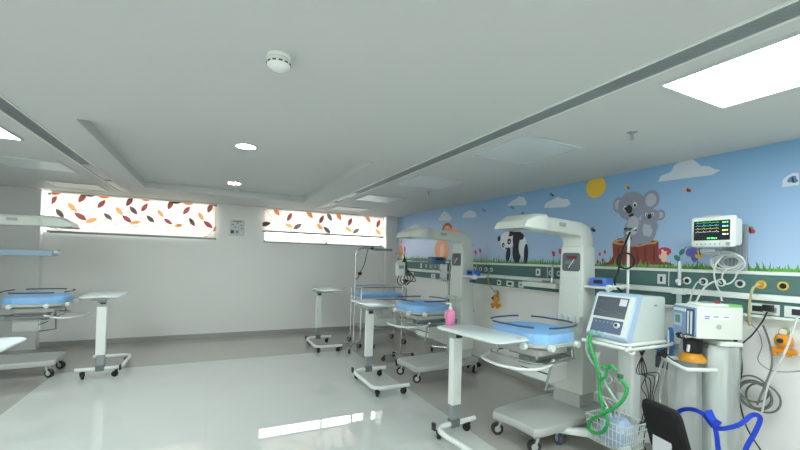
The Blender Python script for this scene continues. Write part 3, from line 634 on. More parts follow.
# pink hand-rub bottle
p = on_z(450, 325, .932)
t = thing('pump_bottle', 'pink pump bottle standing on the nearest overbed table', 'bottle', (p.x, p.y, .932))
MB().plate(rrect(.072, .055, .012, 4), 0, .135, .006).build('bottle_body', pink, t)
MB().lathe([(.016, .135), (.018, .14), (.018, .158), (.010, .162), (.006, .164), (.006, .185)], n=16).build('collar', white, t)
MB().tube([(0, 0, .183), (0, 0, .19), (-.03, .01, .188), (-.034, .012, .182)], .006, 8).build('pump_nozzle', white, t)
# ================================================================== FAR CRIB
t = thing('infant_crib', 'far wheeled infant crib with blue mattress in the back right corner', 'crib', (2.70, 6.38, 0))
fr = MB(); hw, hd = .42, .26
for x in (-hw, hw):
    for y in (-hd, hd): fr.tube([(x, y, .1), (x, y, .98)], .014, 8)
    fr.tube([(x, -hd, .98), (x, hd, .98)], .014, 8)
for y in (-hd, hd):
    for z in (.30, .80): fr.tube([(-hw, y, z), (hw, y, z)], .012, 8)
fr.build('frame', chrome, t)
MB().box((0, 0, .31), (.8, .5, .02)).build('lower_shelf', greyp, t, .004)
MB().box((0, 0, .815), (.8, .5, .02)).build('mattress_board', white, t, .004)
MB().rbox((0, 0, .86), (.78, .47, .07), .05).build('mattress', bluem, t)
for y in (-hd, hd):
    w_ = MB().box((0, y, .93), (.8, .006, .16)).build('side_panel', clear, t)
    MB().tube([(-.4, y, 1.01), (.4, y, 1.01)], .009, 6).build('panel_rail', chrome, w_)
for x in (-hw, hw):
    for y in (-hd, hd): caster(t, x, y, .045, chrome, dark, 2, .11)
MB().box((.1, 0, .40), (.34, .4, .15)).build('storage_tray', white, t, .01)
# ================================================================== PHOTOTHERAPY LAMPS
t = thing('phototherapy_lamp', 'chrome phototherapy lamp arching over the far crib', 'lamp', (2.12, 6.0, 0))
MB().tube(spline([(0, 0, .1), (0, 0, .8), (0, 0, 1.45), (0, .0, 1.56), (.03, 0, 1.63), (.1, .0, 1.665), (.2, 0, 1.67), (.3, 0, 1.665)], 6), .014, 10).build('arched_pole', chrome, t)
MB().box((.47, .02, 1.652), (.32, .14, .045)).build('lamp_head', greyp, t, .008)
MB().box((.47, .02, 1.627), (.28, .11, .006)).build('lamp_tubes', white, t)
MB().box((.28, 0, 1.667), (.05, .04, .04)).build('swivel', dark, t)
MB().tube([(-.14, -.2, .1), (0, 0, .11), (-.14, .2, .1)], .014, 8).tube([(0, 0, .11), (.36, 0, .1)], .014, 8).build('base_legs', chrome, t)
for x, y in ((-.14, -.2), (-.14, .2), (.36, 0)): caster(t, x, y, .035, steel, dark, 1, .1)
MB().tube(spline([(.2, -.01, 1.65), (.14, -.02, 1.4), (.08, -.02, 1.28), (.05, -.02, 1.2), (.01, -.02, 1.15)]), .006, 6).build('power_lead', black, t)
MB().rbox((.07, -.02, 1.25), (.06, .04, .05), .01).build('cable_clamp', dark, t)
t = thing('phototherapy_lamp', 'pale blue phototherapy lamp head over the cropped left warmer', 'lamp', (-2.68, 6.62, 0))
MB().tube(spline([(0, 0, .1), (0, 0, 1.3), (.02, -.02, 1.42), (.1, -.1, 1.46), (.4, -.42, 1.46)], 5), .014, 8).build('pole', steel, t)
MB().rbox((.70, -.45, 1.455), (.50, .2, .075), .02).build('lamp_head', mat('pale_blue_housing', (150, 172, 186), .4), t)
MB().box((.95, -.45, 1.475), (.07, .12, .035)).build('end_controls', white, t, .003)
MB().box((.965, -.45, 1.494), (.05, .09, .006)).build('dark_buttons', dark, t)
MB().tube([(-.18, 0, .1), (.18, 0, .1)], .014, 8).tube([(0, -.2, .1), (0, .2, .1)], .014, 8).build('base_legs', steel, t)
for x, y in ((-.18, 0), (.18, 0), (0, -.2), (0, .2)): caster(t, x, y, .035, steel, dark, 1, .1)
# ================================================================== INFUSION STANDS
def iv(label, x, y, h, dirx=-.12, feet=.24):
    t = thing('drip_stand', label, 'drip stand', (x, y, 0), 0, 'drip stands among the right beds')
    MB().tube([(0, 0, .09), (0, 0, h)], .011, 8).build('pole', chrome, t)
    MB().tube([(dirx, 0, h-.02), (dirx, 0, h), (-dirx*.4, 0, h), (-dirx*.4, 0, h-.02)], .005, 6).build('hooks', chrome, t)
    for k in range(5):
        a = 2*PI*k/5+.3; MB().tube([(0, 0, .11), (feet*math.cos(a), feet*math.sin(a), .085)], .011, 6).build('leg', chrome, t); caster(t, feet*math.cos(a), feet*math.sin(a), .03, dark, black, a, .085)
    return t
p = on_z(405, 352, 0)
t = iv('chrome drip stand with black leads behind the middle warmer bed', 2.56, 5.15, 1.59)
MB().rbox((-.07, -.05, 1.36), (.13, .07, .2), .015).build('syringe_pump', white, t)
MB().box((-.07, -.088, 1.39), (.08, .004, .05)).build('pump_display', greyp, t)
m = MB(); rnd = random.Random(5)
for k in range(7): m.tube(spline([(0, -.02, 1.58-.02*k), (.04*math.sin(k), -.05, 1.42), (-.10+.05*k, -.05+.02*math.cos(k), 1.20+.02*(k % 3)), (.02*k-.04, -.04, 1.12+.03*(k % 4)), (.08-.02*k, -.05, 1.2)]), .006, 6)
m.build('black_leads', black, t)
t = iv('drip stand with thin tubing between the middle and nearest warmers', 3.38, 4.60, 1.74, -.13, .14)
m = MB()
for k in range(3): m.tube(spline([(-.1, -.02, 1.76), (-.08+.03*k, -.02, 1.5), (-.02+.02*k, -.03, 1.2), (-.04+.03*k, -.03, .8), (.0+.02*k, -.03, .55+.1*k), (.05, -.03, .8)]), .004, 6)
m.build('tubing', cableg, t)
# small devices on the rail (middle bay)
pa = on_x(429, 260, 3.55)
t = thing('phototherapy_unit', 'grey lamp unit with blue end beneath the middle warmer canopy', 'lamp', (3.10, 5.25, 0))
MB().rbox((-.17, 0, 1.50), (.30, .16, .05), .02).build('lamp_head', greyp, t); MB().rbox((.1, 0, 1.50), (.24, .17, .11), .02).build('control_head', mat('slate_blue_plastic', (92, 122, 160), .4), t)
MB().box((.1, -.087, 1.52), (.14, .004, .03)).build('display', dark, t)
MB().tube([(.36, .02, .1), (.36, .02, 1.5), (.15, .02, 1.5)], .014, 8).build('pole', chrome, t)
MB().tube([(.2, -.2, .09), (.36, .02, .1), (.2, .24, .09)], .013, 8).build('base_legs', chrome, t)
for x, y in ((.2, -.2), (.2, .24), (.36, .02)): caster(t, x, y, .033, steel, dark, 1, .09)
p = on_x(443.5, 273, 3.515)
t = thing('chart_sheet', 'white chart sheet hanging on the rail right of the middle bay outlets', 'clipboard', (3.515, p.y, 1.15))
MB().box((0, 0, .14), (.006, .22, .3)).build('sheet', paper, t)
MB().box((-.006, 0, .28), (.012, .08, .02)).build('clip', steel, t)
m = MB()
for k, (y, z) in enumerate(((-.08, .02), (-.05, .05), (-.02, .02), (.03, .03), (.07, .05), (.07, .18))): m.cyl((-.003, y, z), (-.010, y, z), .012, n=10)
m.build('magnets', midg, t)
# ------------------------------------------------------------------ tray on the rail of the near bay, with short pole
p = on_x(542, 286, 3.45)
t = thing('rail_shelf', 'white shelf box on the rail to the left of the nearest warmer column', 'shelf', (3.455, p.y, 1.23))
MB().rbox((0, 0, .02), (.14, .52, .055), .015).build('tray', white, t); MB().box((.06, 0, .04), (.03, .1, .06)).build('rail_clamp', greyp, t)
t = thing('flow_meter', 'short clear flow meter tube above the shelf box left of the nearest warmer', 'flow meter', (3.50, p.y-.1, 1.28), 0, 'flow meters on the trunking')
MB().lathe([(.014, .06), (.014, .2), (.008, .21)], n=14).build('meter_tube', mat('frosted_tube', (190, 205, 205), .2), t); MB().lathe([(.02, 0), (.02, .06), (.012, .065)], n=14).build('valve_body', chrome, t)
p = on_x(680, 281, 3.51)
t = thing('flow_meter', 'clear flow meter on the trunking right of the switch below the stump', 'flow meter', (3.50, p.y, 1.30), 0, 'flow meters on the trunking')
MB().lathe([(.013, .10), (.013, .24), (.006, .25)], n=14).build('meter_tube', MAT['frosted_tube'], t); MB().lathe([(.02, .05), (.02, .1), (.012, .105)], n=14).cyl((0, 0, .085), (.04, 0, .085), .012).build('valve_body', chrome, t); MB().cyl((0, .0, .085), (-.03, .0, .085), .016).build('knob', white, t)
MB().box((0, 0, .0), (.05, .09, .05)).build('clamp', white, t, .004); MB().lathe([(.016, -.12), (.02, -.1), (.02, -.03), (.008, -.02)], n=14).build('nozzle', MAT['frosted_tube'], t)
# orange regulators on the wall
def regulator(label, px, py, s=1.0):
    p = on_x(px, py, XR-.03); t = thing('suction_regulator', label, 'regulator', (XR-.03, p.y, p.z), 0, 'orange regulators on the right wall')
    MB().box((.015, 0, 0), (.03, .05, .06)).build('wall_mount', white, t, .004)
    MB().cyl((0, 0, .06*s), (-.03, 0, .06*s), .028*s, n=20).build('gauge_rim', mat('lime_rim', (150, 170, 70), .4), t)
    MB().cyl((-.03, 0, .06*s), (-.032, 0, .06*s), .022*s).build('gauge_face', paper, t)
    MB().lathe([(.03, -.045), (.045, -.03), (.05, 0), (.042, .03), (.02, .04)], n=20).build('body', orange, t).location = (-.02, 0, 0)
    MB().cyl((-.06, 0, 0), (-.085, 0, 0), .016).build('knob', dark, t)
    MB().box((-.02, 0, -.075*s), (.04, .15*s, .035)).box((-.02, 0, -.06*s), (.035, .05, .05)).box((-.02, .05*s, -.1*s), (.03, .03, .04)).box((-.02, -.03*s, -.1*s), (.03, .03, .03)).build('manifold', orange, t, .008)
    return t
regulator('orange suction regulator on the wall at the right edge by the black plug', 785, 340, .95)
regulator('orange suction regulator hanging below the trunking under the panda mural', 497, 298, 1.25)
tag(MB().tube(spline([on_x(491, 269, 3.55), on_x(488, 276, 3.50), on_x(489, 284, 3.50), on_x(493, 290, 3.54), on_x(497, 294, 3.56)]), .007, 8).build('suction_hose', beigeh), 'thin hose from the outlet to the regulator under the panda', 'hose')
# ================================================================== VENTILATOR AND CART
VX, VY = 2.98, 1.985
t = thing('ventilator_cart', 'white wheeled cart with wire basket carrying the ventilator', 'medical cart', (VX, VY, 0))
MB().rbox((0, 0, .915), (.50, .36, .03), .03).build('shelf', white, t)
MB().tube(spline([(-.24, -.2, .905), (-.26, -.2, .895), (.2, -.2, .895), (.28, -.19, .905)], 4), .012, 8).tube([(-.27, .18, .895), (-.27, -.18, .895)], .014, 8).build('shelf_rail', ral, t)
MB().rbox((.02, -.02, .50), (.11, .13, .80), .02).build('post', ral, t)
for sx, sy in ((-1, 1), (-1, -1), (1, 1), (1, -1)):
    ln = [Vector((.02, 0, .14)), Vector((sx*.16, sy*.10, .155)), Vector((sx*.30, sy*.25, .14)), Vector((sx*.37, sy*.345, .13))]
    L = []
    for i, q in enumerate(ln):
        d = (ln[min(i+1, 3)]-ln[max(i-1, 0)]).normalized(); nn = Vector((-d.y, d.x, 0)).normalized(); w = (.05, .045, .035, .03)[i]; h = (.03, .027, .022, .02)[i]
        L.append([q+nn*w+Vector((0, 0, -h)), q+nn*w+Vector((0, 0, h*.5)), q+nn*w*.6+Vector((0, 0, h)), q-nn*w*.6+Vector((0, 0, h)), q-nn*w+Vector((0, 0, h*.5)), q-nn*w+Vector((0, 0, -h))])
    lg = MB().loft(L, smooth=False).build('leg', ral, t, .006)
    caster(t, sx*.345, sy*.315, .05, mat('caster_silver', (190, 196, 200), .3), mat('caster_blue_grey', (74, 88, 104), .5), 1.2, .125, .028)
m = MB(); bw_, bd_, z0, z1 = .26, .32, .15, .34; ox, oy = -.17, -.05
def bpt(u, v, z, k=1): return (ox+u*bw_/2*k, oy+v*bd_/2*k, z)
for z, k in ((z0, .88), (z0+.07, .92), (z0+.14, .96), (z1, 1)): m.tube([bpt(-1, -1, z, k), bpt(1, -1, z, k), bpt(1, 1, z, k), bpt(-1, 1, z, k)], .0035 if z < z1 else .005, 6, closed=True)
for k in range(11):
    u = -1+2*k/10
    for v in (-1, 1):
        m.tube([bpt(u, v, z0, .88), bpt(u, v, z1)], .0025, 4); m.tube([bpt(v, u, z0, .88), bpt(v, u, z1)], .0025, 4)
    m.tube([bpt(u, -1, z0, .88), bpt(u, 1, z0, .88)], .0025, 4)
m.build('wire_basket', white, t)
MB().tube([(.22, .14, .93), (.22, .14, 1.78), (.20, .12, 1.79)], .011, 8).tube([(.21, .15, 1.78), (.06, -.02, 1.80)], .008, 6).build('hose_support_arm', ral, t)
MB().box((.12, .06, 1.80), (.12, .03, .02)).build('arm_clip', dark, t)
MB().tube(spline([(-.18, -.13, .895), (-.18, -.14, .86), (-.15, -.15, .84), (-.12, -.15, .86), (-.12, -.14, .89)]), .009, 8).build('hook', ral, t)
# ventilator
t = thing('ventilator', 'white ventilator with slanted dark screen on the cart beside the wall', 'ventilator', (VX, VY, .93))
w = .33; prof = [(-.225, 0), (-.24, .03), (-.12, .33), (-.095, .345), (.21, .335), (.225, .32), (.225, 0)]
body = MB().loft([[Vector((x, y, z)) for x, z in prof] for y in (-w/2, -w/2+.012, w/2-.012, w/2)], smooth=False).build('housing', mat('ventilator_white', (205, 216, 210), .35), t, .006)
m = MB(); e = .001
prof2 = [(-.236, .005), (-.252, .03), (-.13, .34), (-.098, .352), (-.06, .352), (-.175, .03), (-.17, .0)]
m.loft([[Vector((x, y, z)) for x, z in prof2] for y in (-w/2-.006, w/2+.006)], smooth=False); m.build('front_surround', mat('pale_blue_trim', (172, 198, 222), .35), t, .006)
def face(u, v, off=.0):           # u across (+1 = far side), v up the slope
    a = Vector((-.252, 0, .03)); b_ = Vector((-.13, 0, .34)); d = (b_-a); nrm = Vector((-d.z, 0, d.x)).normalized(); return a+d*v+nrm*off+Vector((0, u*w/2, 0))
def fpanel(name, u0, u1, v0, v1, m_, off=.004, par=None, th=.005):
    L = [face(u0, v0, off-th), face(u1, v0, off-th), face(u1, v1, off-th), face(u0, v1, off-th)]; H = [face(u0, v0, off), face(u1, v0, off), face(u1, v1, off), face(u0, v1, off)]
    return MB().loft([L, H], smooth=False).build(name, m_, par or t)
fpanel('white_front', -.97, .97, .03, .98, white, .002)
sc = fpanel('screen', -.72, .86, .44, .93, mat('dark_lcd', (88, 96, 104), .2), .006)
fpanel('screen_sticker', -.66, -.32, .74, .90, paper, .008, sc)
MB().tube([face(.8, .62, .007), face(.3, .56, .007), face(-.2, .60, .007), face(-.6, .55, .007)], .001, 4).tube([face(.8, .82, .007), face(.4, .8, .007), face(-.2, .86, .007)], .001, 4).build('trace_lines', greyp, sc)
fpanel('control_panel', -.72, .80, .07, .38, mat('slate_panel', (84, 104, 130), .35), .006)
c = face(-.48, .27, .006); nrm = (face(0, 0, 1)-face(0, 0, 0)).normalized()
MB().cyl(c, c+nrm*.016, .022, .019).build('rotary_knob', white, t); MB().cyl(c+nrm*.016, c+nrm*.018, .012).build('knob_cap', dark, t)
m = MB()
for k in range(5): q = face(.6-.2*k, .31, .006); m.cyl(q, q+nrm*.004, .007, n=8)
m.build('buttons', greyp, t)
MB().tube(spline([(-.06, .12, .345), (-.06, .12, .385), (-.03, .115, .395), (.16, .115, .395), (.18, .115, .385), (.18, .115, .34)], 4), .008, 8).build('carry_handle', white, t)
MB().box((.1, -w/2-.001, .27), (.04, .002, .012)).build('side_mark', greyp, t)
for k in range(3): c = Vector((-.25, .05*k, .045)); MB().cyl(c, c+Vector((-.035, 0, -.005)), .014).build('gas_port', mat('clear_port', (170, 200, 205), .2), t)
# green breathing hoses
def wp(px, py, y): return on_y(px, py, y)
hx = VX-.30
hose = MB(); pts = [on_x(a, b_, hx+c) for a, b_, c in ((594, 331, .06), (590, 337, .0), (591, 348, -.02), (596, 362, -.02), (599.5, 379, -.02), (600, 396, -.02), (604, 411, -.01), (608, 422, 0), (603.5, 431, 0), (595, 433, 0), (588.5, 428, -.01), (591.5, 420, -.03), (604, 413, -.045), (617, 406, -.04), (624, 398, -.03), (627, 388, -.02), (622, 381, -.0))]
pts = spline(pts, 10); hose.tube(pts, [.0125+.0018*math.sin(i*2.1) for i in range(len(pts))], 10)
tag(hose.build('breathing_hose', greenh), 'corrugated green breathing hose looping down from the ventilator', 'hose')
m = MB(); m.tube(spline([on_x(a, b_, hx-.03) for a, b_ in ((602, 366), (607, 368), (612, 366), (616, 371))], 6), .012, 8).tube(spline([on_x(a, b_, hx-.03) for a, b_ in ((607, 368), (606, 376), (601, 380))], 6), .011, 8)
tag(m.build('hose_connector', greenh), 'green branching hose connector above the wire basket', 'hose connector')
m = MB(); pts = spline([on_x(a, b_, hx+c) for a, b_, c in ((597, 332, .06), (588.5, 338, .0), (586.5, 350, 0), (592, 362, 0), (600, 372, 0), (606, 384, 0), (613, 396, 0), (618, 402, .02))], 8); m.tube(pts, .009, 8)
tag(m.build('breathing_hose', mat('clear_green_hose', (170, 208, 190), .3)), 'pale translucent breathing hose beside the green one', 'hose')
t = thing('water_trap', 'clear and dark water trap bottle held at the ventilator cart', 'bottle', tuple(on_x(620, 392, VX-.27)))
MB().lathe([(.001, 0), (.03, .005), (.035, .03), (.03, .07), (.014, .08), (.014, .10)], n=18).build('jar', mat('smoky_jar', (150, 155, 140), .2), t)
MB().cyl((0, 0, .1), (0, 0, .125), .02).build('green_cap', greenp, t)
t = thing('folded_drape', 'folded pale blue drape lying in the wire basket', 'cloth', (VX-.17, VY-.05, .155))
m = MB(); rnd = random.Random(8); L = []
for z, k in ((0, .8), (.08, .95), (.22, .9), (.30, .75), (.38, .5), (.40, .2)): L.append([Vector((x*k*(1+.06*rnd.uniform(-1, 1)), y*k*(1+.06*rnd.uniform(-1, 1)), z*.5+rnd.uniform(-.008, .008)*(z > 0))) for x, y in rrect(.19, .24, .05, 4)])
m.loft(L).build('cloth_bundle', mat('blue_drape', (170, 190, 216), .8, bump=.5, scale=20), t)
m = MB(); rnd = random.Random(4)
for k in range(5):
    a = rnd.uniform(0, 6)
    pts = spline([(VX-.02+.02*k, VY-.12, .86), (VX-.05-.03*k, VY-.2, .72), (VX-.14+.05*k, VY-.22, .62+.02*k), (VX-.04+.02*k, VY-.2, .52), (VX-.12+.04*k, VY-.22, .40), (VX-.1, VY-.18, .25+.02*k)], 6); m.tube(pts, .0035, 6)
tag(m.build('black_lead_bundle', black), 'thin black leads dangling in front of the cart post', 'cable')
m = MB()
for k in range(6): m.tube(spline([(VX+.04, VY-.22, .84+.005*k), (VX+.09, VY-.25, .87-.01*k), (VX+.15, VY-.22, .84+.008*k), (VX+.1, VY-.2, .82+.006*k)], 5, True), .004, 6, closed=True)
m.tube(spline([(VX+.13, VY-.22, .85), (VX+.22, VY-.24, .80), (VX+.30, VY-.28, .72)]), .004, 6)
tag(m.build('tied_black_cable', black), 'bundle of tied black cable hanging under the ventilator shelf', 'cable')
m = MB().tube(spline([on_x(*a) for a in ((666, 345, 3.2), (662, 362, 3.15), (655, 385, 3.1), (652, 405, 3.08), (650, 420, 3.08), (640, 424, 3.0), (632, 416, 2.98))], 8), .008, 8)
m.tube(spline([on_x(*a) for a in ((668, 330, 3.25), (668, 350, 3.2), (664, 372, 3.18), (660, 395, 3.15), (662, 415, 3.1))], 8), .008, 8)
tag(m.build('gas_hose', hosew), 'white gas hoses running down between ventilator and blower stand', 'hose')
m = MB()
for k in range(4): m.tube(spline([on_x(a+k*1.5, b_, hx+.04*k) for a, b_ in ((596, 352), (599-2*k, 368), (603+3*k, 380), (600-3*k, 392), (606+4*k, 404), (612+2*k, 418))], 6), .0035 if k % 2 else .005, 6)
tag(m.build('white_sensor_leads', hosew), 'tangle of thin white leads around the green hose on the cart', 'cable')
m = MB().tube(spline([on_x(*a) for a in ((648, 346, 3.12), (662, 352, 3.14), (680, 366, 3.1), (690, 378, 3.08))], 6), .004, 6).tube(spline([on_x(*a) for a in ((652, 415, 3.0), (645, 430, 2.98), (644, 446, 2.98), (650, 456, 2.98))], 6), .006, 6)
tag(m.build('black_mains_lead', black), 'black mains lead drooping between the cart and the wrapped stand', 'cable')
t = thing('pipeline_filter', 'blue tubes with dark metal fittings hanging on the wall behind the cart', 'gas filter', (3.56, 2.02, .62), 0)
for k in range(2):
    MB().cyl((0, -.05+.09*k, .1), (0, -.05+.09*k, .36), .022).build('blue_tube', mat('light_blue_tube', (70, 140, 200), .35), t); MB().cyl((0, -.05+.09*k, .0), (0, -.05+.09*k, .1), .03).build('metal_fitting', mat('dark_metal', (96, 98, 98), .4, metal=.6), t)
MB().box((.035, 0, .2), (.06, .16, .04)).build('holder', greyp, t)
# black coiled hose on the arm
m = MB(); c = Vector((VX+.17, VY+.12, 1.52))
m.tube(spline([c+Vector((-.04, -.05, .26)), c+Vector((-.06, .0, .1)), c+Vector((-.1, 0, -.05)), c+Vector((-.12, .02, -.17)), c+Vector((-.05, 0, -.24))], 6), .008, 8)
m.tube([c+Vector((.055*math.cos(a)-.01, -.075*math.cos(a)*.5, .065*math.sin(a)+.02)) for a in [2*PI*i/20 for i in range(20)]], .008, 8, closed=True)
tag(m.build('coiled_black_hose', black), 'black hose coiled over the white support arm left of the koalas', 'hose')
# ================================================================== BLOWER STAND (right)
t = thing('oxygen_blender', 'white box machine with small green display near the right edge', 'medical device', (3.26, 1.56, 1.0), math.radians(-27))
bxm = mat('device_white', (218, 224, 214), .4)
MB().rbox((0, 0, .115), (.32, .235, .225), .012).build('housing', bxm, t)
MB().rbox((.01, 0, .235), (.22, .17, .02), .03).build('lid', white, t); MB().box((0, 0, .25), (.08, .02, .012)).build('lid_handle', steel, t)
MB().box((.12, -.06, .236), (.07, .1, .02)).build('green_pad', mat('green_pad', (120, 190, 110), .6), t)
fp = MB().box((-.164, 0, .115), (.012, .225, .205)).build('front_panel', mat('front_blue_grey', (130, 150, 186), .4), t, .003)
MB().box((-.172, .055, .115), (.004, .075, .09)).build('lcd_bezel', mat('bezel_pale', (170, 186, 206), .4), fp)
MB().box((-.175, .055, .12), (.003, .045, .055)).build('green_lcd', mat('lcd_green', (70, 120, 90), .3, emit=.15), fp)
MB().box((-.172, -.07, .11), (.006, .075, .19)).build('flow_tube_window', mat('window_dark', (66, 72, 98), .3), fp)
MB().cyl((-.176, -.055, .03), (-.176, -.055, .19), .007).cyl((-.176, -.085, .03), (-.176, -.085, .19), .007).build('flow_tubes', MAT['frosted_tube'], fp)
MB().box((-.172, .0, .19), (.003, .2, .02)).build('title_strip', white, fp)
for y in (.02, -.03, -.075): MB().cyl((-.17, y, .012), (-.205, y, .008), .012).build('valve_knob', chrome if y < 0 else black, fp)
MB().cyl((-.01, -.1195, .09), (-.01, -.121, .09), .018).build('side_stamp', mat('stamp', (170, 178, 172), .5), t)
MB().box((-.03, -.1195, .155), (.2, .002, .03)).build('side_label', mat('label_white', (232, 234, 246), .5), t)
m = MB()
for x0 in (-.11, -.05, .02): m.box((x0+.018, -.1208, .16), (.035, .001, .006))
m.box((-.095, -.1208, .147), (.03, .001, .006)); m.build('label_print', blued, t)
MB().lathe([(.001, .25), (.016, .25), (.016, .262), (.001, .268)], (-.02, .0, 0)).build('red_cap', mat('red_cap', (170, 50, 60), .4), t).location = (.06, -.04, -.002)
for x, y in ((-.13, -.09), (-.13, .09), (.13, -.09), (.13, .09)): MB().cyl((x, y, -.012), (x, y, .004), .012, n=10).build('rubber_foot', black, t)
t = thing('device_stand', 'white wheeled pedestal wrapped in clear plastic beneath the white box machine', 'stand', (3.26, 1.555, 0), math.radians(-27))
MB().rbox((.09, 0, .968), (.16, .22, .035), .02).build('top_plate', white, t)
MB().rbox((.05, 0, .52), (.13, .13, .86), .03).build('post', white, t)
MB().rbox((0, 0, .10), (.42, .36, .05), .05).build('base', white, t)
for x, y in ((-.16, -.13), (-.16, .13), (.16, -.13), (.16, .13)): caster(t, x, y, .035, greyp, black, 1, .08)
MB().tube(spline([(-.04, .12, .80), (-.2, .13, .81), (-.235, .12, .81), (-.24, .0, .80), (-.24, -.11, .79), (-.2, -.13, .79), (-.02, -.11, .79)], 5), .014, 8).build('push_handle', white, t)
# crinkled plastic covers
def sheath(cx, cy, r, z0, z1, seed, par, name, n=28):
    rnd = random.Random(seed); ph = [rnd.uniform(0, 6.28) for _ in range(4)]; L = []
    for k in range(16):
        z = z0+(z1-z0)*k/15; L.append([Vector((cx+math.cos(2*PI*i/n)*r*(1+.09*math.sin(5*2*PI*i/n+ph[0]+k*.2)+.05*math.sin(9*2*PI*i/n+ph[1]-k*.35)), cy+math.sin(2*PI*i/n)*r*(1+.09*math.sin(4*2*PI*i/n+ph[2]+k*.25)+.04*math.sin(11*2*PI*i/n+ph[3]))*1.0, z)) for i in range(n)])
    return MB().loft(L, caps=False).build(name, wrap, par)
sheath(.08, -.01, .12, .16, .95, 2, t, 'plastic_cover')
MB().lathe([(.001, .14), (.075, .145), (.08, .2), (.078, .66), (.06, .70), (.03, .71)], n=24).build('water_column', mat('grey_cylinder', (176, 176, 172), .4), t).location = (-.15, .01, 0)
sheath(-.15, .01, .10, .14, .80, 5, t, 'column_cover')
t = thing('humidifier', 'black humidifier head with orange skirt under the white box machine', 'humidifier', (3.165, 1.603, .825), math.radians(-27))
MB().lathe([(.001, .0), (.085, .0), (.082, .02), (.055, .055), (.045, .06)], n=28).build('orange_skirt', mat('amber_skirt', (206, 140, 28), .4), t)
MB().lathe([(.05, .058), (.058, .075), (.06, .15), (.05, .165), (.001, .168)], n=24).build('black_body', black, t)
MB().cyl((0, -.06, .14), (.02, -.11, .13), .018).cyl((-.05, .03, .16), (-.08, .05, .17), .014).build('black_port', dark, t)
MB().cyl((-.05, -.03, .12), (-.055, -.03, .07), .012).build('metal_tap', chrome, t)
# blue straps tied around the stand
def ribbon(m, pts, w, k=6):
    P = spline(pts, k); L = []
    for i, p in enumerate(P):
        d = (P[min(i+1, len(P)-1)]-P[max(i-1, 0)]).normalized(); s_ = d.cross(Vector((-.75, -.6, .1))).normalized(); q = Vector((-.002, -.002, 0))
        L.append([p+s_*w/2, p-s_*w/2, p-s_*w/2+q, p+s_*w/2+q])
    m.loft(L, smooth=False)
m = MB(); q = lambda px, py, x: on_x(px, py, x)
ribbon(m, [q(676, 424, 3.010), q(678, 412, 3.010), q(690, 409, 2.980), q(703, 414, 2.970), q(716, 428, 2.980), q(738, 425, 3.040), q(752, 415, 3.140), q(760, 418, 3.180), q(755, 432, 3.160), q(746, 448, 3.120), q(744, 462, 3.120)], .028)
ribbon(m, [q(712, 417, 2.965), q(716, 432, 2.960), q(718, 448, 2.960), q(721, 470, 2.960)], .028)
ribbon(m, [q(708, 410, 2.960), q(713, 420, 2.950), q(720, 425, 2.970)], .045)
ribbon(m, [q(677, 412, 3.010), q(676, 424, 2.990), q(679, 440, 2.990)], .028)
tag(m.build('blue_strap', bluestrap), 'bright blue webbing strap knotted around the wrapped stand', 'strap')
# ================================================================== BLACK CHAIR
t = thing('office_chair', 'black upholstered chair back at the lower edge before the wrapped stand', 'chair', (2.70, 1.36, 0), math.radians(-14))
rg = []
for x, k in ((-.04, .9), (-.025, 1), (.0, 1), (.012, .92)):
    rg.append([Vector((x-.06*(b_/.2), a*k*(1-.10*max(0, b_/.2)), .50+b_*k)) for a, b_ in rrect(.28, .34, .05, 6)])
MB().loft(rg).build('backrest', blackf, t).location = (-.18, 0, 0)
MB().box((-.20, .02, .40), (.006, .13, .11), 0, .0).build('white_label', paper, t)
MB().rbox((.0, 0, .27), (.30, .32, .06), .06).build('seat', blackf, t)
MB().box((-.165, 0, .38), (.02, .08, .16)).box((-.08, 0, .30), (.2, .08, .02)).build('back_stem', dark, t, .003)
MB().cyl((0, 0, .1), (0, 0, .25), .025).build('gas_lift', steel, t)
for k in range(5):
    a = 2*PI*k/5+.35; MB().tube([(0, 0, .11), (.22*math.cos(a), .22*math.sin(a), .075)], [.025, .016], 8).build('leg', dark, t); caster(t, .22*math.cos(a), .22*math.sin(a), .028, dark, black, a, .075)
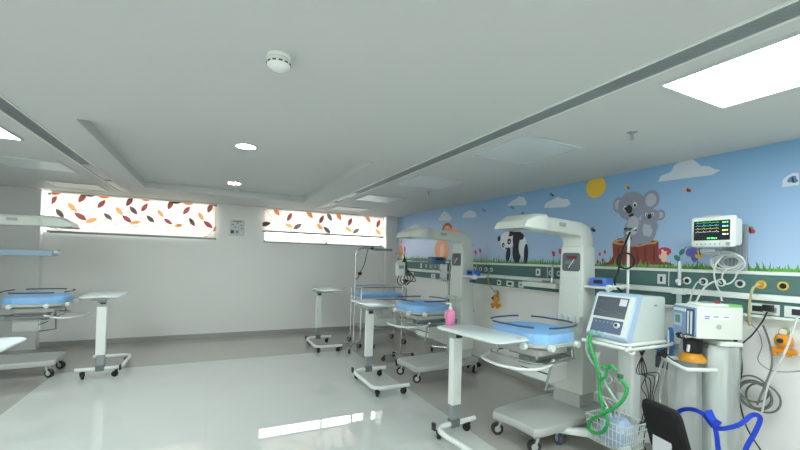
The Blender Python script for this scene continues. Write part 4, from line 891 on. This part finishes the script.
# ================================================================== CABLES ON THE RIGHT WALL
def along(pts, x): return [on_x(a, b_, x) if not isinstance(c, float) else on_x(a, b_, c) for a, b_, c in [(p+(None,))[:3] for p in pts]]
pl = on_x(768, 308, 3.525)
t = thing('power_plug', 'black mains plug in the lower wall socket with its cord', 'plug', (3.545, pl.y+.0, pl.z))
MB().rbox((-.02, 0, 0), (.05, .055, .045), .01).build('plug_body', black, t)
cb = [on_x(*a) for a in ((767, 312, 3.495), (762, 322, 3.485), (752, 335, 3.445), (742, 344, 3.415), (740, 350, 3.395))]
MB().tube([v-t.location for v in spline(cb, 6)], .005, 6).build('cord', black, t)
m = MB(); c = on_x(757, 393, 3.545); rnd = random.Random(2)
for k in range(5):
    ry, rz_ = .085+.012*rnd.random(), .085+.015*rnd.random(); oy, oz = rnd.uniform(-.035, .035), rnd.uniform(-.03, .03)
    m.tube([(3.55-.012*k, c.y+oy+ry*math.cos(a), c.z+oz+rz_*math.sin(a)) for a in [2*PI*i/28 for i in range(28)]], .0065, 8, closed=True)
m.tube(spline([on_x(*a) for a in ((763, 325, 3.545), (770, 345, 3.545), (772, 365, 3.525), (765, 385, 3.505), (757, 405, 3.495))], 8), .0065, 8)
m.tube(spline([on_x(*a) for a in ((745, 320, 3.545), (757, 330, 3.565), (762, 345, 3.565), (758, 360, 3.545), (770, 370, 3.545), (785, 372, 3.545), (800, 371, 3.545))], 8), .003, 6)
tag(m.build('coiled_grey_cable', cableg), 'big coil of grey cable against the wall under the sockets', 'cable')
tag(MB().tube(spline([on_x(*a) for a in ((740, 342, 3.405), (742, 370, 3.445), (738, 390, 3.465), (742, 412, 3.485), (748, 430, 3.505), (762, 452, 3.545))], 8), .005, 6).build('black_power_cable', black), 'black cable hanging behind the grey coil toward the floor', 'cable')
tag(MB().tube(spline([on_x(*a) for a in ((797, 318, 3.495), (788, 345, 3.445), (778, 366, 3.445), (768, 385, 3.445), (762, 412, 3.465))], 8), .007, 8).build('white_power_cable', hosew), 'white cable slanting down from the socket at the right edge', 'cable')
m = MB().tube(spline([on_x(*a) for a in ((760, 285, 3.515), (753, 288, 3.465), (750, 300, 3.465), (749, 315, 3.465), (750, 326, 3.485))], 8), .008, 8)
tag(m.build('yellow_gas_hose', beigeh), 'yellow-beige hose hanging from the yellow rimmed outlet', 'hose')
m = MB().tube(spline([on_x(*a) for a in ((721, 283, 3.545), (716, 281, 3.465), (705, 287, 3.425), (697, 300, 3.395), (690, 320, 3.365), (680, 345, 3.345))], 8), .007, 8)
tag(m.build('white_gas_hose', hosew), 'white hose curving from a wall outlet behind the white box machine', 'hose')
m = MB().tube(spline([on_x(*a) for a in ((703, 282, 3.545), (698, 282, 3.445), (693, 290, 3.415), (688, 310, 3.405), (683, 335, 3.405))], 8), .005, 8)
tag(m.build('thin_gas_hose', hosew), 'thin white tube from the outlet beside the flow meter', 'hose')
